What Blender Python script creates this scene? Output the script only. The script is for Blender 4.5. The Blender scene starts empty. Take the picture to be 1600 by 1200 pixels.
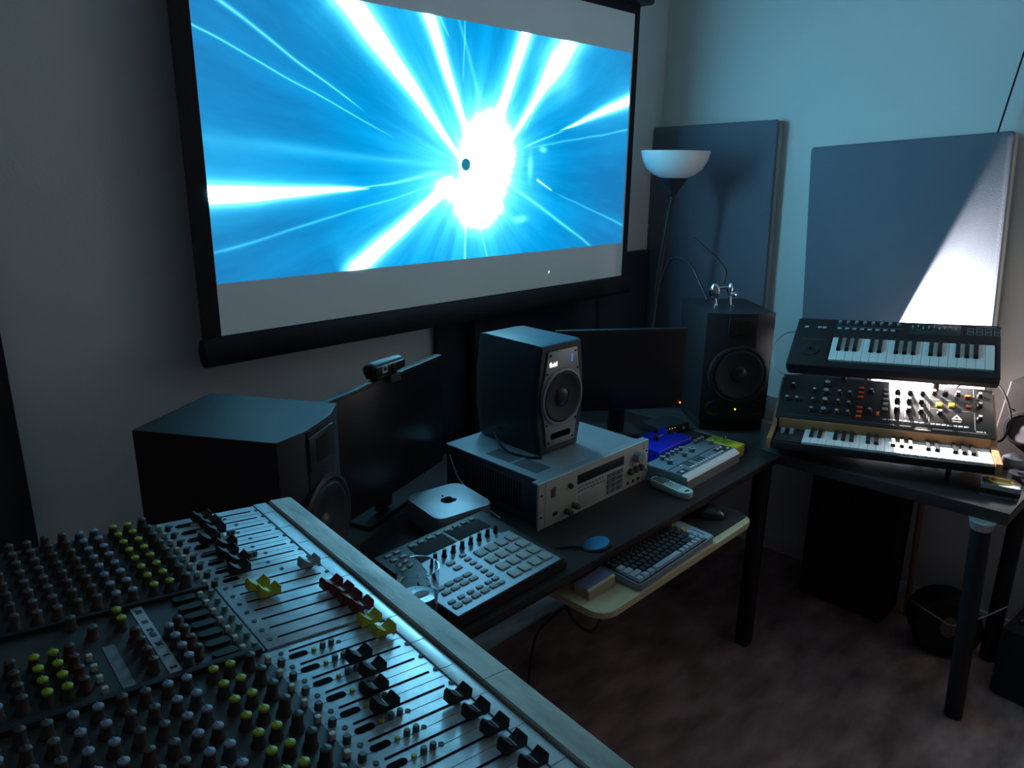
import bpy, bmesh, math, random
from mathutils import Vector, Matrix
random.seed(11)
SC = bpy.context.scene
COL = SC.collection
R = math.radians
V3 = Vector

# ------------------------------------------------------------------ camera
F, PITCH, YAW, ROLL = 1166.86, R(16.252), R(44.372), R(.7516)
fw = V3((math.cos(YAW)*math.cos(PITCH), math.sin(YAW)*math.cos(PITCH), -math.sin(PITCH)))
rt = V3((math.sin(YAW), -math.cos(YAW), 0)); up = rt.cross(fw)
r2 = rt*math.cos(ROLL)+up*math.sin(ROLL); u2 = -rt*math.sin(ROLL)+up*math.cos(ROLL)
cd = bpy.data.cameras.new('camera'); cam = bpy.data.objects.new('camera', cd); COL.objects.link(cam)
cd.sensor_width = 36; cd.lens = F/1600*36; cd.clip_start = .02
m = Matrix((r2, u2, -fw)).transposed().to_4x4(); m.translation = (0, 0, 1.68); cam.matrix_world = m
SC.camera = cam

# ------------------------------------------------------------------ world, exposure
SC.view_settings.view_transform = 'Standard'; SC.view_settings.look = 'None'
SC.view_settings.gamma = 1; SC.view_settings.exposure = 0; SC.view_settings.use_curve_mapping = False
wd = bpy.data.worlds.new('world'); SC.world = wd; wd.use_nodes = True
bg = wd.node_tree.nodes['Background']; bg.inputs[0].default_value = (.56, .51, .62, 1); bg.inputs[1].default_value = .095
SCREEN_GAIN = .97
HOT = 5.0
LAMP_POWER = 28.0

# ------------------------------------------------------------------ materials
MATS = {}
def mat(name, col, rough=.5, metal=0., noise=0., scale=8., bump=0., bscale=60., trans=0., ior=1.45, emit=None, estr=1., coat=0., sheen=0., spec=None, alpha=1., stretch=None):
    if name in MATS: return MATS[name]
    mt = bpy.data.materials.new(name); mt.use_nodes = True; nt = mt.node_tree; b = nt.nodes['Principled BSDF']
    b.inputs['Base Color'].default_value = (*col, 1); b.inputs['Roughness'].default_value = rough; b.inputs['Metallic'].default_value = metal
    b.inputs['IOR'].default_value = ior; b.inputs['Transmission Weight'].default_value = trans; b.inputs['Coat Weight'].default_value = coat
    b.inputs['Sheen Weight'].default_value = sheen
    if spec is not None: b.inputs['Specular IOR Level'].default_value = spec
    if emit: b.inputs['Emission Color'].default_value = (*emit, 1); b.inputs['Emission Strength'].default_value = estr
    tc = nt.nodes.new('ShaderNodeTexCoord'); src = tc.outputs['Object']
    if stretch:
        mp = nt.nodes.new('ShaderNodeMapping'); mp.inputs['Scale'].default_value = stretch; nt.links.new(src, mp.inputs[0]); src = mp.outputs[0]
    if noise:
        n = nt.nodes.new('ShaderNodeTexNoise'); n.inputs['Scale'].default_value = scale; n.inputs['Detail'].default_value = 5
        nt.links.new(src, n.inputs['Vector'])
        rp = nt.nodes.new('ShaderNodeValToRGB'); rp.color_ramp.elements[0].position = .3; rp.color_ramp.elements[1].position = .7
        rp.color_ramp.elements[0].color = (*[c*(1-noise) for c in col], 1); rp.color_ramp.elements[1].color = (*[min(1, c*(1+noise)) for c in col], 1)
        nt.links.new(n.outputs['Fac'], rp.inputs[0]); nt.links.new(rp.outputs[0], b.inputs['Base Color'])
    if bump:
        n2 = nt.nodes.new('ShaderNodeTexNoise'); n2.inputs['Scale'].default_value = bscale; n2.inputs['Detail'].default_value = 4
        nt.links.new(src, n2.inputs['Vector']); bp = nt.nodes.new('ShaderNodeBump'); bp.inputs['Strength'].default_value = bump; bp.inputs['Distance'].default_value = .004
        nt.links.new(n2.outputs['Fac'], bp.inputs['Height']); nt.links.new(bp.outputs[0], b.inputs['Normal'])
    MATS[name] = mt; return mt
wall_m = mat('painted_wall', (.76, .77, .75), .85, noise=.03, scale=1.5, bump=.15, bscale=180)
ceil_m = mat('ceiling_paint', (.6, .6, .58), .9, noise=.02)
floor_m = mat('mottled_carpet', (.36, .225, .21), .95, noise=.55, scale=5, bump=1., bscale=38, stretch=(1, 2.2, 1), sheen=.2)
fabric_m = mat('grey_blue_fabric', (.17, .19, .235), .95, noise=.06, scale=3, bump=.25, bscale=300, spec=.1)
cream_m = mat('raw_panel_side', (.42, .40, .36), .9, noise=.06, scale=10, bump=.2, bscale=200)
dkfab_m = mat('dark_panel_cloth', (.035, .042, .055), .95, noise=.1, scale=4, spec=.1)
curtain_m = mat('blackout_cloth', (.05, .05, .055), .95, noise=.1, scale=4, spec=.1)
black_m = mat('black_plastic', (.028, .023, .025), .42, spec=.28, noise=.12, scale=30)
blkmat_m = mat('matte_black', (.028, .022, .024), .75, spec=.2, noise=.1, scale=20, bump=.1, bscale=300)
vinyl_m = mat('black_cabinet_vinyl', (.028, .022, .025), .5, spec=.3, noise=.1, scale=20, bump=.15, bscale=400)
spk_m = mat('satin_dark_cabinet', (.020, .024, .03), .36, noise=.05, scale=10)
screenoff_m = mat('dark_display', (.022, .018, .021), .30, spec=.3, noise=.05, scale=2)
chrome_m = mat('chrome', (.75, .75, .77), .12, metal=1, noise=.03, scale=20)
steel_m = mat('brushed_aluminium', (.62, .63, .64), .38, metal=.55, noise=.10, scale=14, stretch=(1, 12, 1))
plate_m = mat('fader_plate', (.50, .56, .60), .42, metal=.35, noise=.20, scale=22, bump=.35, bscale=40)
arm_m = mat('worn_armrest', (.46, .46, .40), .50, noise=.42, scale=26, bump=.7, bscale=30, stretch=(1, .35, 1))
desk_m = mat('black_brown_laminate', (.032, .023, .022), .40, spec=.22, noise=.15, scale=6, bump=.08, bscale=60, stretch=(.2, 3, 1))
panel_m = mat('console_panel', (.050, .040, .038), .5, noise=.2, scale=9)
wood_m = mat('honey_wood', (.40, .17, .07), .42, noise=.14, scale=8, stretch=(1, 9, 1), bump=.1, bscale=60)
stick_m = mat('brown_wood', (.26, .13, .065), .6, noise=.2, scale=10)
bamboo_m = mat('pale_bamboo', (.58, .47, .27), .42, noise=.13, scale=9, stretch=(1, 10, 1), bump=.08, bscale=80)
white_m = mat('ivory_key', (.78, .77, .73), .3, noise=.02, scale=20)
bkey_m = mat('ebony_key', (.012, .012, .013), .25, noise=.05, scale=20)
ygrn_m = mat('yellow_green_cap', (.40, .44, .02), .5, noise=.1, scale=60)
yell_m = mat('yellow_plastic', (.52, .48, .03), .42, noise=.1, scale=60)
yel2_m = mat('bright_yellow', (.9, .62, .0), .4, noise=.03, scale=60)
red_m = mat('dark_red_plastic', (.16, .012, .014), .4, noise=.1, scale=60)
oran_m = mat('orange_plastic', (.85, .13, .02), .4, noise=.05, scale=60)
greyc_m = mat('grey_cap', (.30, .34, .37), .45, noise=.06, scale=60)
bluec_m = mat('grey_blue_cap', (.27, .31, .39), .5, noise=.1, scale=60)
brn_m = mat('brown_knob', (.085, .055, .045), .5, noise=.15, scale=60)
olive_m = mat('olive_knob', (.055, .05, .035), .5, noise=.15, scale=60)
pale_m = mat('pale_button', (.62, .58, .46), .5, noise=.06, scale=60)
grnb_m = mat('sage_button', (.16, .22, .18), .5, noise=.1, scale=60)
pinkb_m = mat('tan_button', (.40, .26, .2), .5, noise=.1, scale=60)
hole_m = mat('dark_recess', (.005, .004, .005), .8, spec=.05, noise=.05, scale=60)
tape_m = mat('masking_label', (.50, .54, .58), .7, noise=.08, scale=30)
ink_m = mat('ink', (.03, .03, .035), .6, noise=.05, scale=60)
printw_m = mat('white_print', (.62, .64, .66), .6, noise=.03, scale=60)
ivory_m = mat('rack_face_paint', (.46, .44, .38), .45, noise=.05, scale=9)
racktop_m = mat('rack_steel_lid', (.30, .33, .36), .42, metal=.3, noise=.05, scale=10)
racks_m = mat('rack_side_steel', (.10, .11, .12), .5, metal=.3, noise=.08, scale=10)
baffle_m = mat('grey_speaker_baffle', (.25, .25, .26), .38, metal=.3, noise=.04, scale=20)
cone_m = mat('woofer_cone', (.014, .014, .016), .6, noise=.1, scale=30)
rubber_m = mat('rubber_surround', (.012, .012, .012), .35, noise=.1, scale=30)
gcone_m = mat('grey_cone', (.12, .11, .13), .5, noise=.05, scale=20)
alu_m = mat('satin_aluminium_case', (.42, .46, .50), .55, metal=.6, noise=.02, scale=20)
msil_m = mat('controller_silver', (.25, .28, .33), .46, metal=.3, noise=.03, scale=20)
mpad_m = mat('rubber_pad', (.36, .38, .36), .6, noise=.08, scale=30)
mbtn_m = mat('grey_button', (.22, .23, .235), .5, noise=.06, scale=30)
bluep_m = mat('blue_enamel', (.012, .03, .62), .33, noise=.06, scale=20)
tdsil_m = mat('silver_panel', (.22, .26, .30), .4, metal=.3, noise=.04, scale=20)
tdwht_m = mat('pale_strip', (.80, .76, .72), .5, noise=.03, scale=20)
tdfrt_m = mat('warm_grey_front', (.22, .20, .20), .5, noise=.05, scale=20)
rem_m = mat('pale_green_plastic', (.46, .56, .50), .45, noise=.05, scale=20)
kcap_m = mat('light_keycap', (.33, .38, .43), .5, noise=.04, scale=30)
kcasel_m = mat('keyboard_case', (.20, .24, .29), .38, noise=.04, scale=20)
kdark_m = mat('dark_keycap', (.022, .020, .024), .45, noise=.1, scale=30)
kyel_m = mat('yellow_keycap', (.50, .35, .03), .5, noise=.05, scale=30)
glass_m = mat('clear_glass', (.95, .97, 1), .03, trans=1., ior=1.45, noise=.01)
opal_m = mat('opal_glass_bowl', (.80, .80, .78), .22, noise=.02, scale=10, coat=.3)
cloth_m = mat('screen_cloth', (.55, .56, .56), .8, noise=.01, scale=3, emit=(.30, .43, .50), estr=.13)  # faint emission stands in for the projector's black-level light on the cloth
purp_m = mat('lilac_plastic', (.45, .32, .62), .4, noise=.05, scale=30)
violet_m = mat('dark_blue_card', (.10, .09, .17), .5, noise=.06, scale=20)
amber_m = mat('amber_light', (.3, .12, .02), .5, emit=(1, .45, .08), estr=1.2, noise=.01)
redled_m = mat('red_light', (.4, .05, .02), .5, emit=(1, .10, .03), estr=7, noise=.01)
grnled_m = mat('green_light', (.1, .3, .02), .5, emit=(.35, .9, .06), estr=3, noise=.01)
whiteled_m = mat('lit_logo', (.8, .8, .8), .5, emit=(1, .85, .78), estr=1.6, noise=.01)
blueled_m = mat('blue_light', (.05, .1, .3), .5, emit=(.08, .2, .55), estr=.7, noise=.01)
bulb_m = mat('glowing_bulb', (1, 1, 1), .5, emit=(1, .86, .68), estr=30, noise=.01)
duskp_m = mat('dusty_board', (.14, .10, .09), .8, noise=.1, scale=5)

# ------------------------------------------------------------------ mesh helpers
class MB:
    def __init__(s): s.bm = bmesh.new()
    def _fin(s, verts, M):
        if M is not None: bmesh.ops.transform(s.bm, matrix=M, verts=verts)
    def box(s, lo, hi, bev=0., seg=2, M=None):
        lo = V3(lo); hi = V3(hi); c = (lo+hi)/2; d = hi-lo
        g = bmesh.ops.create_cube(s.bm, size=1, matrix=Matrix.Translation(c) @ Matrix.Diagonal((abs(d.x), abs(d.y), abs(d.z), 1)))
        vs = g['verts']
        if bev > 0:
            es = list({e for v in vs for e in v.link_edges})
            r = bmesh.ops.bevel(s.bm, geom=es, offset=bev, segments=seg, profile=.5, affect='EDGES')
            vs = list({v for f in r['faces'] for v in f.verts} | {v for v in vs if v.is_valid})
        s._fin(vs, M); return s
    def loft(s, rings, cap0=True, cap1=True, closed=True):
        vr = [[s.bm.verts.new(p) for p in r] for r in rings]; n = len(vr[0])
        for a, b in zip(vr, vr[1:]):
            for i in range(n if closed else n-1):
                j = (i+1) % n
                try: s.bm.faces.new((a[i], a[j], b[j], b[i]))
                except ValueError: pass
        if cap0: s.bm.faces.new(vr[0][::-1])
        if cap1: s.bm.faces.new(vr[-1])
        return s
    def cyl(s, p0, p1, r0, r1=None, n=20, caps=True):
        p0 = V3(p0); p1 = V3(p1); r1 = r0 if r1 is None else r1; d = (p1-p0).normalized()
        a = d.orthogonal().normalized(); b = d.cross(a)
        ring = lambda c, r: [c+(a*math.cos(2*math.pi*i/n)+b*math.sin(2*math.pi*i/n))*r for i in range(n)]
        return s.loft([ring(p0, r0), ring(p1, r1)], caps, caps)
    def lathe(s, prof, M=None, n=32, cap0=False, cap1=False):
        M = M or Matrix()
        rings = [[M @ V3((r*math.cos(2*math.pi*i/n), r*math.sin(2*math.pi*i/n), z)) for i in range(n)] for r, z in prof]
        return s.loft(rings, cap0, cap1)
    def prism(s, poly, z0, z1, M=None, bev=0.):
        M = M or Matrix()
        r0 = [V3((x, y, z0)) for x, y in poly]; r1 = [V3((x, y, z1)) for x, y in poly]
        before = set(s.bm.verts) if bev else None
        s.loft([[M @ p for p in r0], [M @ p for p in r1]])
        if bev:
            vs = [v for v in s.bm.verts if v not in before]
            es = list({e for v in vs for e in v.link_edges})
            bmesh.ops.bevel(s.bm, geom=es, offset=bev, segments=2, profile=.5, affect='EDGES')
        return s
    def tube(s, pts, r, n=8, smooth=4):
        P = [V3(p) for p in pts]
        if smooth and len(P) > 2:
            Q = []
            for i in range(len(P)-1):
                a = P[max(i-1, 0)]; b = P[i]; c = P[i+1]; d = P[min(i+2, len(P)-1)]
                for k in range(smooth):
                    t = k/smooth
                    Q.append(.5*((2*b)+(-a+c)*t+(2*a-5*b+4*c-d)*t*t+(-a+3*b-3*c+d)*t**3))
            Q.append(P[-1]); P = Q
        rings = []; prev = None
        for i, p in enumerate(P):
            d = (P[min(i+1, len(P)-1)]-P[max(i-1, 0)]).normalized()
            a = (prev - d*prev.dot(d)).normalized() if prev else d.orthogonal().normalized(); prev = a; b = d.cross(a)
            rings.append([p+(a*math.cos(2*math.pi*k/n)+b*math.sin(2*math.pi*k/n))*r for k in range(n)])
        return s.loft(rings)
    def ball(s, c, r, sc=(1, 1, 1), n=24, M=None):
        mm = Matrix.Translation(c) @ Matrix.Diagonal((sc[0], sc[1], sc[2], 1))
        if M is not None: mm = M @ mm
        bmesh.ops.create_uvsphere(s.bm, u_segments=n, v_segments=n//2, radius=r, matrix=mm); return s
    def mesh(s, name, mt, ang=35):
        bmesh.ops.recalc_face_normals(s.bm, faces=s.bm.faces[:])
        me = bpy.data.meshes.new(name); s.bm.to_mesh(me); s.bm.free()
        me.materials.append(mt)
        me.polygons.foreach_set('use_smooth', [True]*len(me.polygons)); me.set_sharp_from_angle(angle=R(ang)); me.update(); return me
    def build(s, name, mt, parent=None, M=None, ang=35):
        o = bpy.data.objects.new(name, s.mesh(name, mt, ang)); COL.objects.link(o)
        if parent: o.parent = parent
        if M is not None: o.matrix_local = M
        return o
def inst(me, name, parent, M):
    o = bpy.data.objects.new(name, me); COL.objects.link(o); o.parent = parent
    o.matrix_local = M if isinstance(M, Matrix) else Matrix.Translation(M)
    return o
def tag(o, label, cat, group=None):
    o['label'] = label; o['category'] = cat
    if group: o['group'] = group
    return o
def thing(name, label, cat, M, group=None):
    o = bpy.data.objects.new(name, None); o.empty_display_size = .05; COL.objects.link(o); o.matrix_world = M
    return tag(o, label, cat, group)
def struct(o): o['kind'] = 'structure'; return o
def kids(o, allo): return [c for c in allo if c.parent == o]
def dup(root, M, label, group=None):
    allo = list(COL.objects)
    def cp(o, par):
        c = o.copy(); COL.objects.link(c)
        if par: c.parent = par
        for k in kids(o, allo): cp(k, c)
        return c
    c = cp(root, None); c.matrix_world = M; c['label'] = label
    if group: c['group'] = group
    return c
T = Matrix.Translation
def RZ(d): return Matrix.Rotation(R(d), 4, 'Z')
def RX(d): return Matrix.Rotation(R(d), 4, 'X')
def RY(d): return Matrix.Rotation(R(d), 4, 'Y')
def frame(O, yaw, roll=0, tilt=0):
    # local x along the device, local y away from the player, local z out of the top
    y, r, t = R(yaw), R(roll), R(tilt); Z = V3((0, 0, 1))
    e = V3((math.cos(y), math.sin(y), 0)); n = V3((-math.sin(y), math.cos(y), 0))
    e2 = e*math.cos(r)+Z*math.sin(r); z2 = Z*math.cos(r)-e*math.sin(r)
    n2 = n*math.cos(t)+z2*math.sin(t); z3 = z2*math.cos(t)-n*math.sin(t)
    m = Matrix((e2, n2, z3)).transposed().to_4x4(); m.translation = O; return m
def text(s, size, mt, parent, M, name='lettering', ext=.0002, align='CENTER', bold=0.):
    cu = bpy.data.curves.new(name, 'FONT'); cu.body = s; cu.size = size; cu.extrude = ext; cu.align_x = align; cu.align_y = 'CENTER'; cu.offset = bold
    tmp = bpy.data.objects.new('tmp', cu); COL.objects.link(tmp)
    dg = bpy.context.evaluated_depsgraph_get(); dg.update()
    me = bpy.data.meshes.new_from_object(tmp.evaluated_get(dg)); me.materials.clear(); me.materials.append(mt)
    bpy.data.objects.remove(tmp); bpy.data.curves.remove(cu)
    return inst(me, name, parent, M)
def rrect(x0, x1, y0, y1, r, n=6):
    out = []
    for cx, cy, a0 in ((x1-r, y1-r, 0), (x0+r, y1-r, 90), (x0+r, y0+r, 180), (x1-r, y0+r, 270)):
        for i in range(n+1):
            a = R(a0+90*i/n); out.append((cx+r*math.cos(a), cy+r*math.sin(a)))
    return out
def slotpoly(cx, cy, w, h, n=6): return rrect(cx-w/2, cx+w/2, cy-h/2, cy+h/2, min(w, h)/2*.98, n)

# ------------------------------------------------------------------ room
YW, XW = 2.06, 3.067
struct(MB().box((-2.6, -2.6, -.05), (XW+.1, YW+.1, 0)).build('floor', floor_m))
struct(MB().box((-2.6, YW, 0), (XW, YW+.1, 2.75)).build('wall_back', wall_m))
struct(MB().box((XW, -2.6, 0), (XW+.1, YW+.1, 2.75)).build('wall_right', wall_m))
struct(MB().box((-2.6, -2.6, 2.75), (XW+.1, YW+.1, 2.8)).build('ceiling', ceil_m))
struct(MB().box((-.3, YW-.014, 0), (XW, YW, .07), .003).build('baseboard_back', wall_m))
struct(MB().box((XW-.014, -2.6, 0), (XW, YW-.014, .07), .003).build('baseboard_right', wall_m))

# curtain at the far left
cp = []
for i in range(61):
    x = .375-i*.022; cp.append((x, YW-.045+.018*math.sin(i*.9)))
cb = MB(); cb.loft([[V3((x, y, z)) for x, y in cp]+[V3((x, y+.006, z)) for x, y in reversed(cp)] for z in (.02, 1.2, 2.5)])
tag(cb.build('curtain', curtain_m), 'dark floor-length curtain hanging at the left end of the screen wall', 'curtain')

# ------------------------------------------------------------------ projection screen (cloth plane Y = 1.95)
YS = 1.95; SX0, SX1, SZ0, SZ1 = .863, 2.665, 1.228, 2.268
IX0, IX1, IZ0, IZ1 = .8632, 2.655, 1.369, 2.124
scr = thing('projection_screen', 'large pull-down projection screen showing a bright blue burst of light', 'projector screen', T((1.76, YS, 1.2)))
iv = T((-1.76, -YS, -1.2))
MB().box((SX0-.052, YS, 1.19), (SX1+.036, YS+.003, 2.31), M=iv).build('border', blkmat_m, scr)
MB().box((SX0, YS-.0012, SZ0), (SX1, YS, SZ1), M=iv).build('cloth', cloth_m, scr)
# weight bar: thick black bar with rounded end caps
def barring(x, k=1.): return [V3((x, YS-.004+math.cos(a)*.024*k, 1.187+math.sin(a)*.040*k)) for a in [2*math.pi*i/20 for i in range(20)]]
b = MB(); b.loft([barring(SX0-.062, .7), barring(SX0-.058, .96), barring(SX0-.05), barring(SX1+.042), barring(SX1+.046, .96), barring(SX1+.05, .7)])
bmesh.ops.transform(b.bm, matrix=iv, verts=b.bm.verts); b.build('weight_bar', blkmat_m, scr)
b = MB().box((SX0-.10, YS-.045, 2.305), (SX1+.075, YS+.06, 2.385), .012, M=iv); b.build('roller_case', black_m, scr)
# projected picture: node-built light burst
def picture_material():
    mt = bpy.data.materials.new('projected_light_burst'); mt.use_nodes = True; nt = mt.node_tree; nt.nodes.clear()
    N, L = nt.nodes.new, nt.links.new
    g = bpy.data.node_groups.new('light_streak', 'ShaderNodeTree')
    for nm in ('x', 'y', 'px', 'py', 'dx', 'dy', 'len', 'w0', 'w1', 'amp'): g.interface.new_socket(nm, in_out='INPUT', socket_type='NodeSocketFloat')
    g.interface.new_socket('v', in_out='OUTPUT', socket_type='NodeSocketFloat')
    gi = g.nodes.new('NodeGroupInput'); go = g.nodes.new('NodeGroupOutput')
    def M(op, a, b=None, c=None):
        n = g.nodes.new('ShaderNodeMath'); n.operation = op
        for i, v in enumerate((a, b, c)):
            if v is None: continue
            if isinstance(v, (int, float)): n.inputs[i].default_value = v
            else: g.links.new(v, n.inputs[i])
        return n.outputs[0]
    I = gi.outputs
    ax = M('SUBTRACT', I['x'], I['px']); ay = M('SUBTRACT', I['y'], I['py'])
    al = M('ADD', M('MULTIPLY', ax, I['dx']), M('MULTIPLY', ay, I['dy']))
    pe = M('ABSOLUTE', M('SUBTRACT', M('MULTIPLY', ax, I['dy']), M('MULTIPLY', ay, I['dx'])))
    t = M('DIVIDE', al, I['len'])
    tc = M('MINIMUM', M('MAXIMUM', t, 0), 1)
    w = M('ADD', I['w0'], M('MULTIPLY', tc, M('SUBTRACT', I['w1'], I['w0'])))
    q = M('DIVIDE', pe, w)
    core = M('POWER', 2.718, M('MULTIPLY', M('POWER', q, 1.6), -1))
    halo = M('MULTIPLY', M('POWER', 2.718, M('MULTIPLY', q, -.45)), .13)
    fade = M('MULTIPLY', M('MINIMUM', M('MAXIMUM', M('MULTIPLY', M('ADD', t, .06), 7), 0), 1), M('MINIMUM', M('MAXIMUM', M('MULTIPLY', M('SUBTRACT', 1.06, t), 8), 0), 1))
    g.links.new(M('MULTIPLY', M('MULTIPLY', M('ADD', core, halo), fade), I['amp']), go.inputs['v'])
    tcn = N('ShaderNodeTexCoord'); sp = N('ShaderNodeSeparateXYZ')
    # gentle warp so the streaks bend a little
    nz = N('ShaderNodeTexNoise'); nz.inputs['Scale'].default_value = 2.2; nz.inputs['Detail'].default_value = 2
    L(tcn.outputs['Object'], nz.inputs['Vector'])
    vm = N('ShaderNodeVectorMath'); vm.operation = 'SUBTRACT'; L(nz.outputs['Color'], vm.inputs[0]); vm.inputs[1].default_value = (.5, .5, .5)
    vs = N('ShaderNodeVectorMath'); vs.operation = 'SCALE'; L(vm.outputs[0], vs.inputs[0]); vs.inputs['Scale'].default_value = .035
    va = N('ShaderNodeVectorMath'); va.operation = 'ADD'; L(tcn.outputs['Object'], va.inputs[0]); L(vs.outputs[0], va.inputs[1])
    L(va.outputs[0], sp.inputs[0]); X, Y = sp.outputs[0], sp.outputs[2]
    def m(op, a, b=None):
        n = N('ShaderNodeMath'); n.operation = op
        for i, v in enumerate((a, b)):
            if v is None: continue
            if isinstance(v, (int, float)): n.inputs[i].default_value = v
            else: L(v, n.inputs[i])
        return n.outputs[0]
    tot = None
    for (x0, z0, x1, z1, w0, w1, amp) in STREAKS:
        n = N('ShaderNodeGroup'); n.node_tree = g
        dx, dz = x1-x0, z1-z0; ln = math.hypot(dx, dz)
        L(X, n.inputs['x']); L(Y, n.inputs['y'])
        for k, v in (('px', x0-IX0), ('py', z0-IZ0), ('dx', dx/ln), ('dy', dz/ln), ('len', ln), ('w0', w0), ('w1', w1), ('amp', amp)): n.inputs[k].default_value = v
        tot = n.outputs[0] if tot is None else m('ADD', tot, n.outputs[0])
    for (cx, cz, rx, rz, amp) in BLOBS:
        a = m('POWER', m('ABSOLUTE', m('DIVIDE', m('SUBTRACT', X, cx-IX0), rx)), 2); b_ = m('POWER', m('ABSOLUTE', m('DIVIDE', m('SUBTRACT', Y, cz-IZ0), rz)), 2)
        tot = m('ADD', tot, m('MULTIPLY', m('POWER', 2.718, m('MULTIPLY', m('ADD', a, b_), -1)), amp))
    # fine radial filaments around the centre
    cx, cz = CEN[0]-IX0, CEN[1]-IZ0
    dx = m('SUBTRACT', X, cx); dz = m('SUBTRACT', Y, cz)
    ang = m('ARCTAN2', dz, dx); rad = m('SQRT', m('ADD', m('POWER', m('ABSOLUTE', dx), 2), m('POWER', m('ABSOLUTE', dz), 2)))
    cb = N('ShaderNodeCombineXYZ'); L(m('MULTIPLY', m('COSINE', ang), 3.2), cb.inputs[0]); L(m('MULTIPLY', m('SINE', ang), 3.2), cb.inputs[1]); L(m('MULTIPLY', rad, .9), cb.inputs[2])
    fn = N('ShaderNodeTexNoise'); fn.inputs['Scale'].default_value = 1.7; fn.inputs['Detail'].default_value = 6; fn.inputs['Roughness'].default_value = .6; L(cb.outputs[0], fn.inputs['Vector'])
    fil = m('MAXIMUM', m('MULTIPLY', m('SUBTRACT', fn.outputs['Fac'], .46), 2.2), -.25)
    tot = m('MULTIPLY', tot, m('MAXIMUM', m('ADD', .95, m('MULTIPLY', fil, .7)), .45))
    hot = m('ADD', tot, m('MULTIPLY', m('MAXIMUM', m('SUBTRACT', tot, 1.3), 0), HOT)); hotr = m('ADD', m('MULTIPLY', m('POWER', m('MAXIMUM', tot, 0), 1.6), .8), m('MULTIPLY', m('MAXIMUM', m('SUBTRACT', tot, 1.3), 0), HOT*.78))
    # base colour: saturated near the burst, duller towards the lower left and right
    cen = m('POWER', 2.718, m('MULTIPLY', rad, -1.5))
    def chan(edge, core, fk, sk):
        v = m('ADD', edge, m('MULTIPLY', cen, core-edge)); v = m('MAXIMUM', m('MULTIPLY', v, m('ADD', 1.0, m('MULTIPLY', fil, fk))), 0)
        return m('ADD', v, m('MULTIPLY', hotr if sk < .5 else hot, sk))
    cc = N('ShaderNodeCombineColor'); L(chan(.030, -.03, .2, .36), cc.inputs[0]); L(chan(.19, .44, .6, 1.15), cc.inputs[1]); L(chan(.44, 1.08, .5, 1.58), cc.inputs[2])
    em = N('ShaderNodeEmission'); L(cc.outputs[0], em.inputs[0]); em.inputs[1].default_value = SCREEN_GAIN
    out = N('ShaderNodeOutputMaterial'); L(em.outputs[0], out.inputs[0]); return mt
def sp(px, py):     # where a point of the projected picture lies on the cloth plane
    d = fw*F+r2*(px-800)+u2*(600-py); t = YS/d.y; return d.x*t, 1.68+d.z*t
CEN = sp(735, 262)
STREAKS = []
for (a, b_, w0, w1, amp) in [
    ((720, 248), (515, -40), .006, .085, 2.2), ((738, 235), (655, -10), .012, .055, 2.0), ((772, 205), (840, -10), .030, .062, 1.7),
    ((800, 215), (925, 8), .014, .085, 1.35), ((880, 202), (990, 151), .004, .030, 1.9), ((565, 293), (300, 306), .006, .050, 2.2),
    ((705, 288), (545, 430), .030, .055, 2.2), ((560, 166), (325, -12), .003, .012, .75), ((600, 205), (270, 22), .003, .006, .6),
    ((690, 285), (325, 398), .003, .010, .38), ((728, 340), (726, 410), .004, .008, .9), ((748, 345), (760, 402), .004, .008, .5),
    ((800, 290), (925, 388), .012, .006, .55), ((870, 305), (975, 352), .004, .012, .35), ((830, 232), (985, 200), .006, .009, .35),
    ((722, 130), (725, 20), .003, .005, .6), ((690, 270), (560, 292), .012, .003, .7), ((820, 205), (870, 60), .004, .02, .4),
    ((820, 230), (880, 205), .008, .003, .8), ((838, 282), (862, 300), .006, .003, 1.1), ((700, 60), (668, -10), .004, .02, .5),
    ((640, 250), (300, 215), .01, .06, .18), ((760, 200), (712, 20), .02, .01, .3)]:
    STREAKS.append((*sp(*a), *sp(*b_), w0*.50, w1*(.65 if a[0] in (770, 800, 880) else .42), amp*(1.8 if amp >= 1 else .9)))
BLOBS = [(*sp(764, 240), .088, .092, 9.0), (*sp(748, 316), .080, .064, 8.0), (*sp(742, 270), .26, .24, .85), (*sp(870, 110), .10, .09, .7),
         (*sp(812, 342), .03, .012, .8), (*sp(848, 235), .018, .009, 1.0), (*sp(828, 262), .012, .04, .7), (*sp(700, 292), .05, .03, 1.6)]
pic = MB(); vs = [pic.bm.verts.new(p) for p in ((0, 0, 0), (IX1-IX0, 0, 0), (IX1-IX0, 0, IZ1-IZ0), (0, 0, IZ1-IZ0))]; pic.bm.faces.new(vs)
PM = picture_material()
po = pic.build('projected_picture', PM, scr, T((IX0-1.76, -.0022, IZ0-1.2)))
# make sure it faces the room
if po.data.polygons[0].normal.y > 0: po.data.flip_normals()
kx, kz = sp(727, 257)
b = MB(); b.lathe([(0.003, -.0005), (.020, -.0005), (.020, .0005), (.003, .0005)], T((kx-1.76, -.0035, kz-1.2)) @ RX(90), 24, True, True)
b.build('round_mark', mat('picture_mark', (.02, .1, .15), .6, emit=(.01, .30, .45), estr=.6, noise=.01), scr)
mx, mz = sp(857, 428)
MB().prism([(0, 0), (.004, .004), (.0065, .0015), (.0095, .0065), (.0125, .005), (.010, -.001), (.014, -.001), (0, .012-.026)][:7], 0, .0006).build(
    'pointer_arrow', mat('picture_pointer', (.8, .8, .8), .6, emit=(.9, .95, 1), estr=.8, noise=.01), scr, T((mx-1.76, -.002, mz-1.2)) @ RX(90) @ RZ(80))

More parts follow.
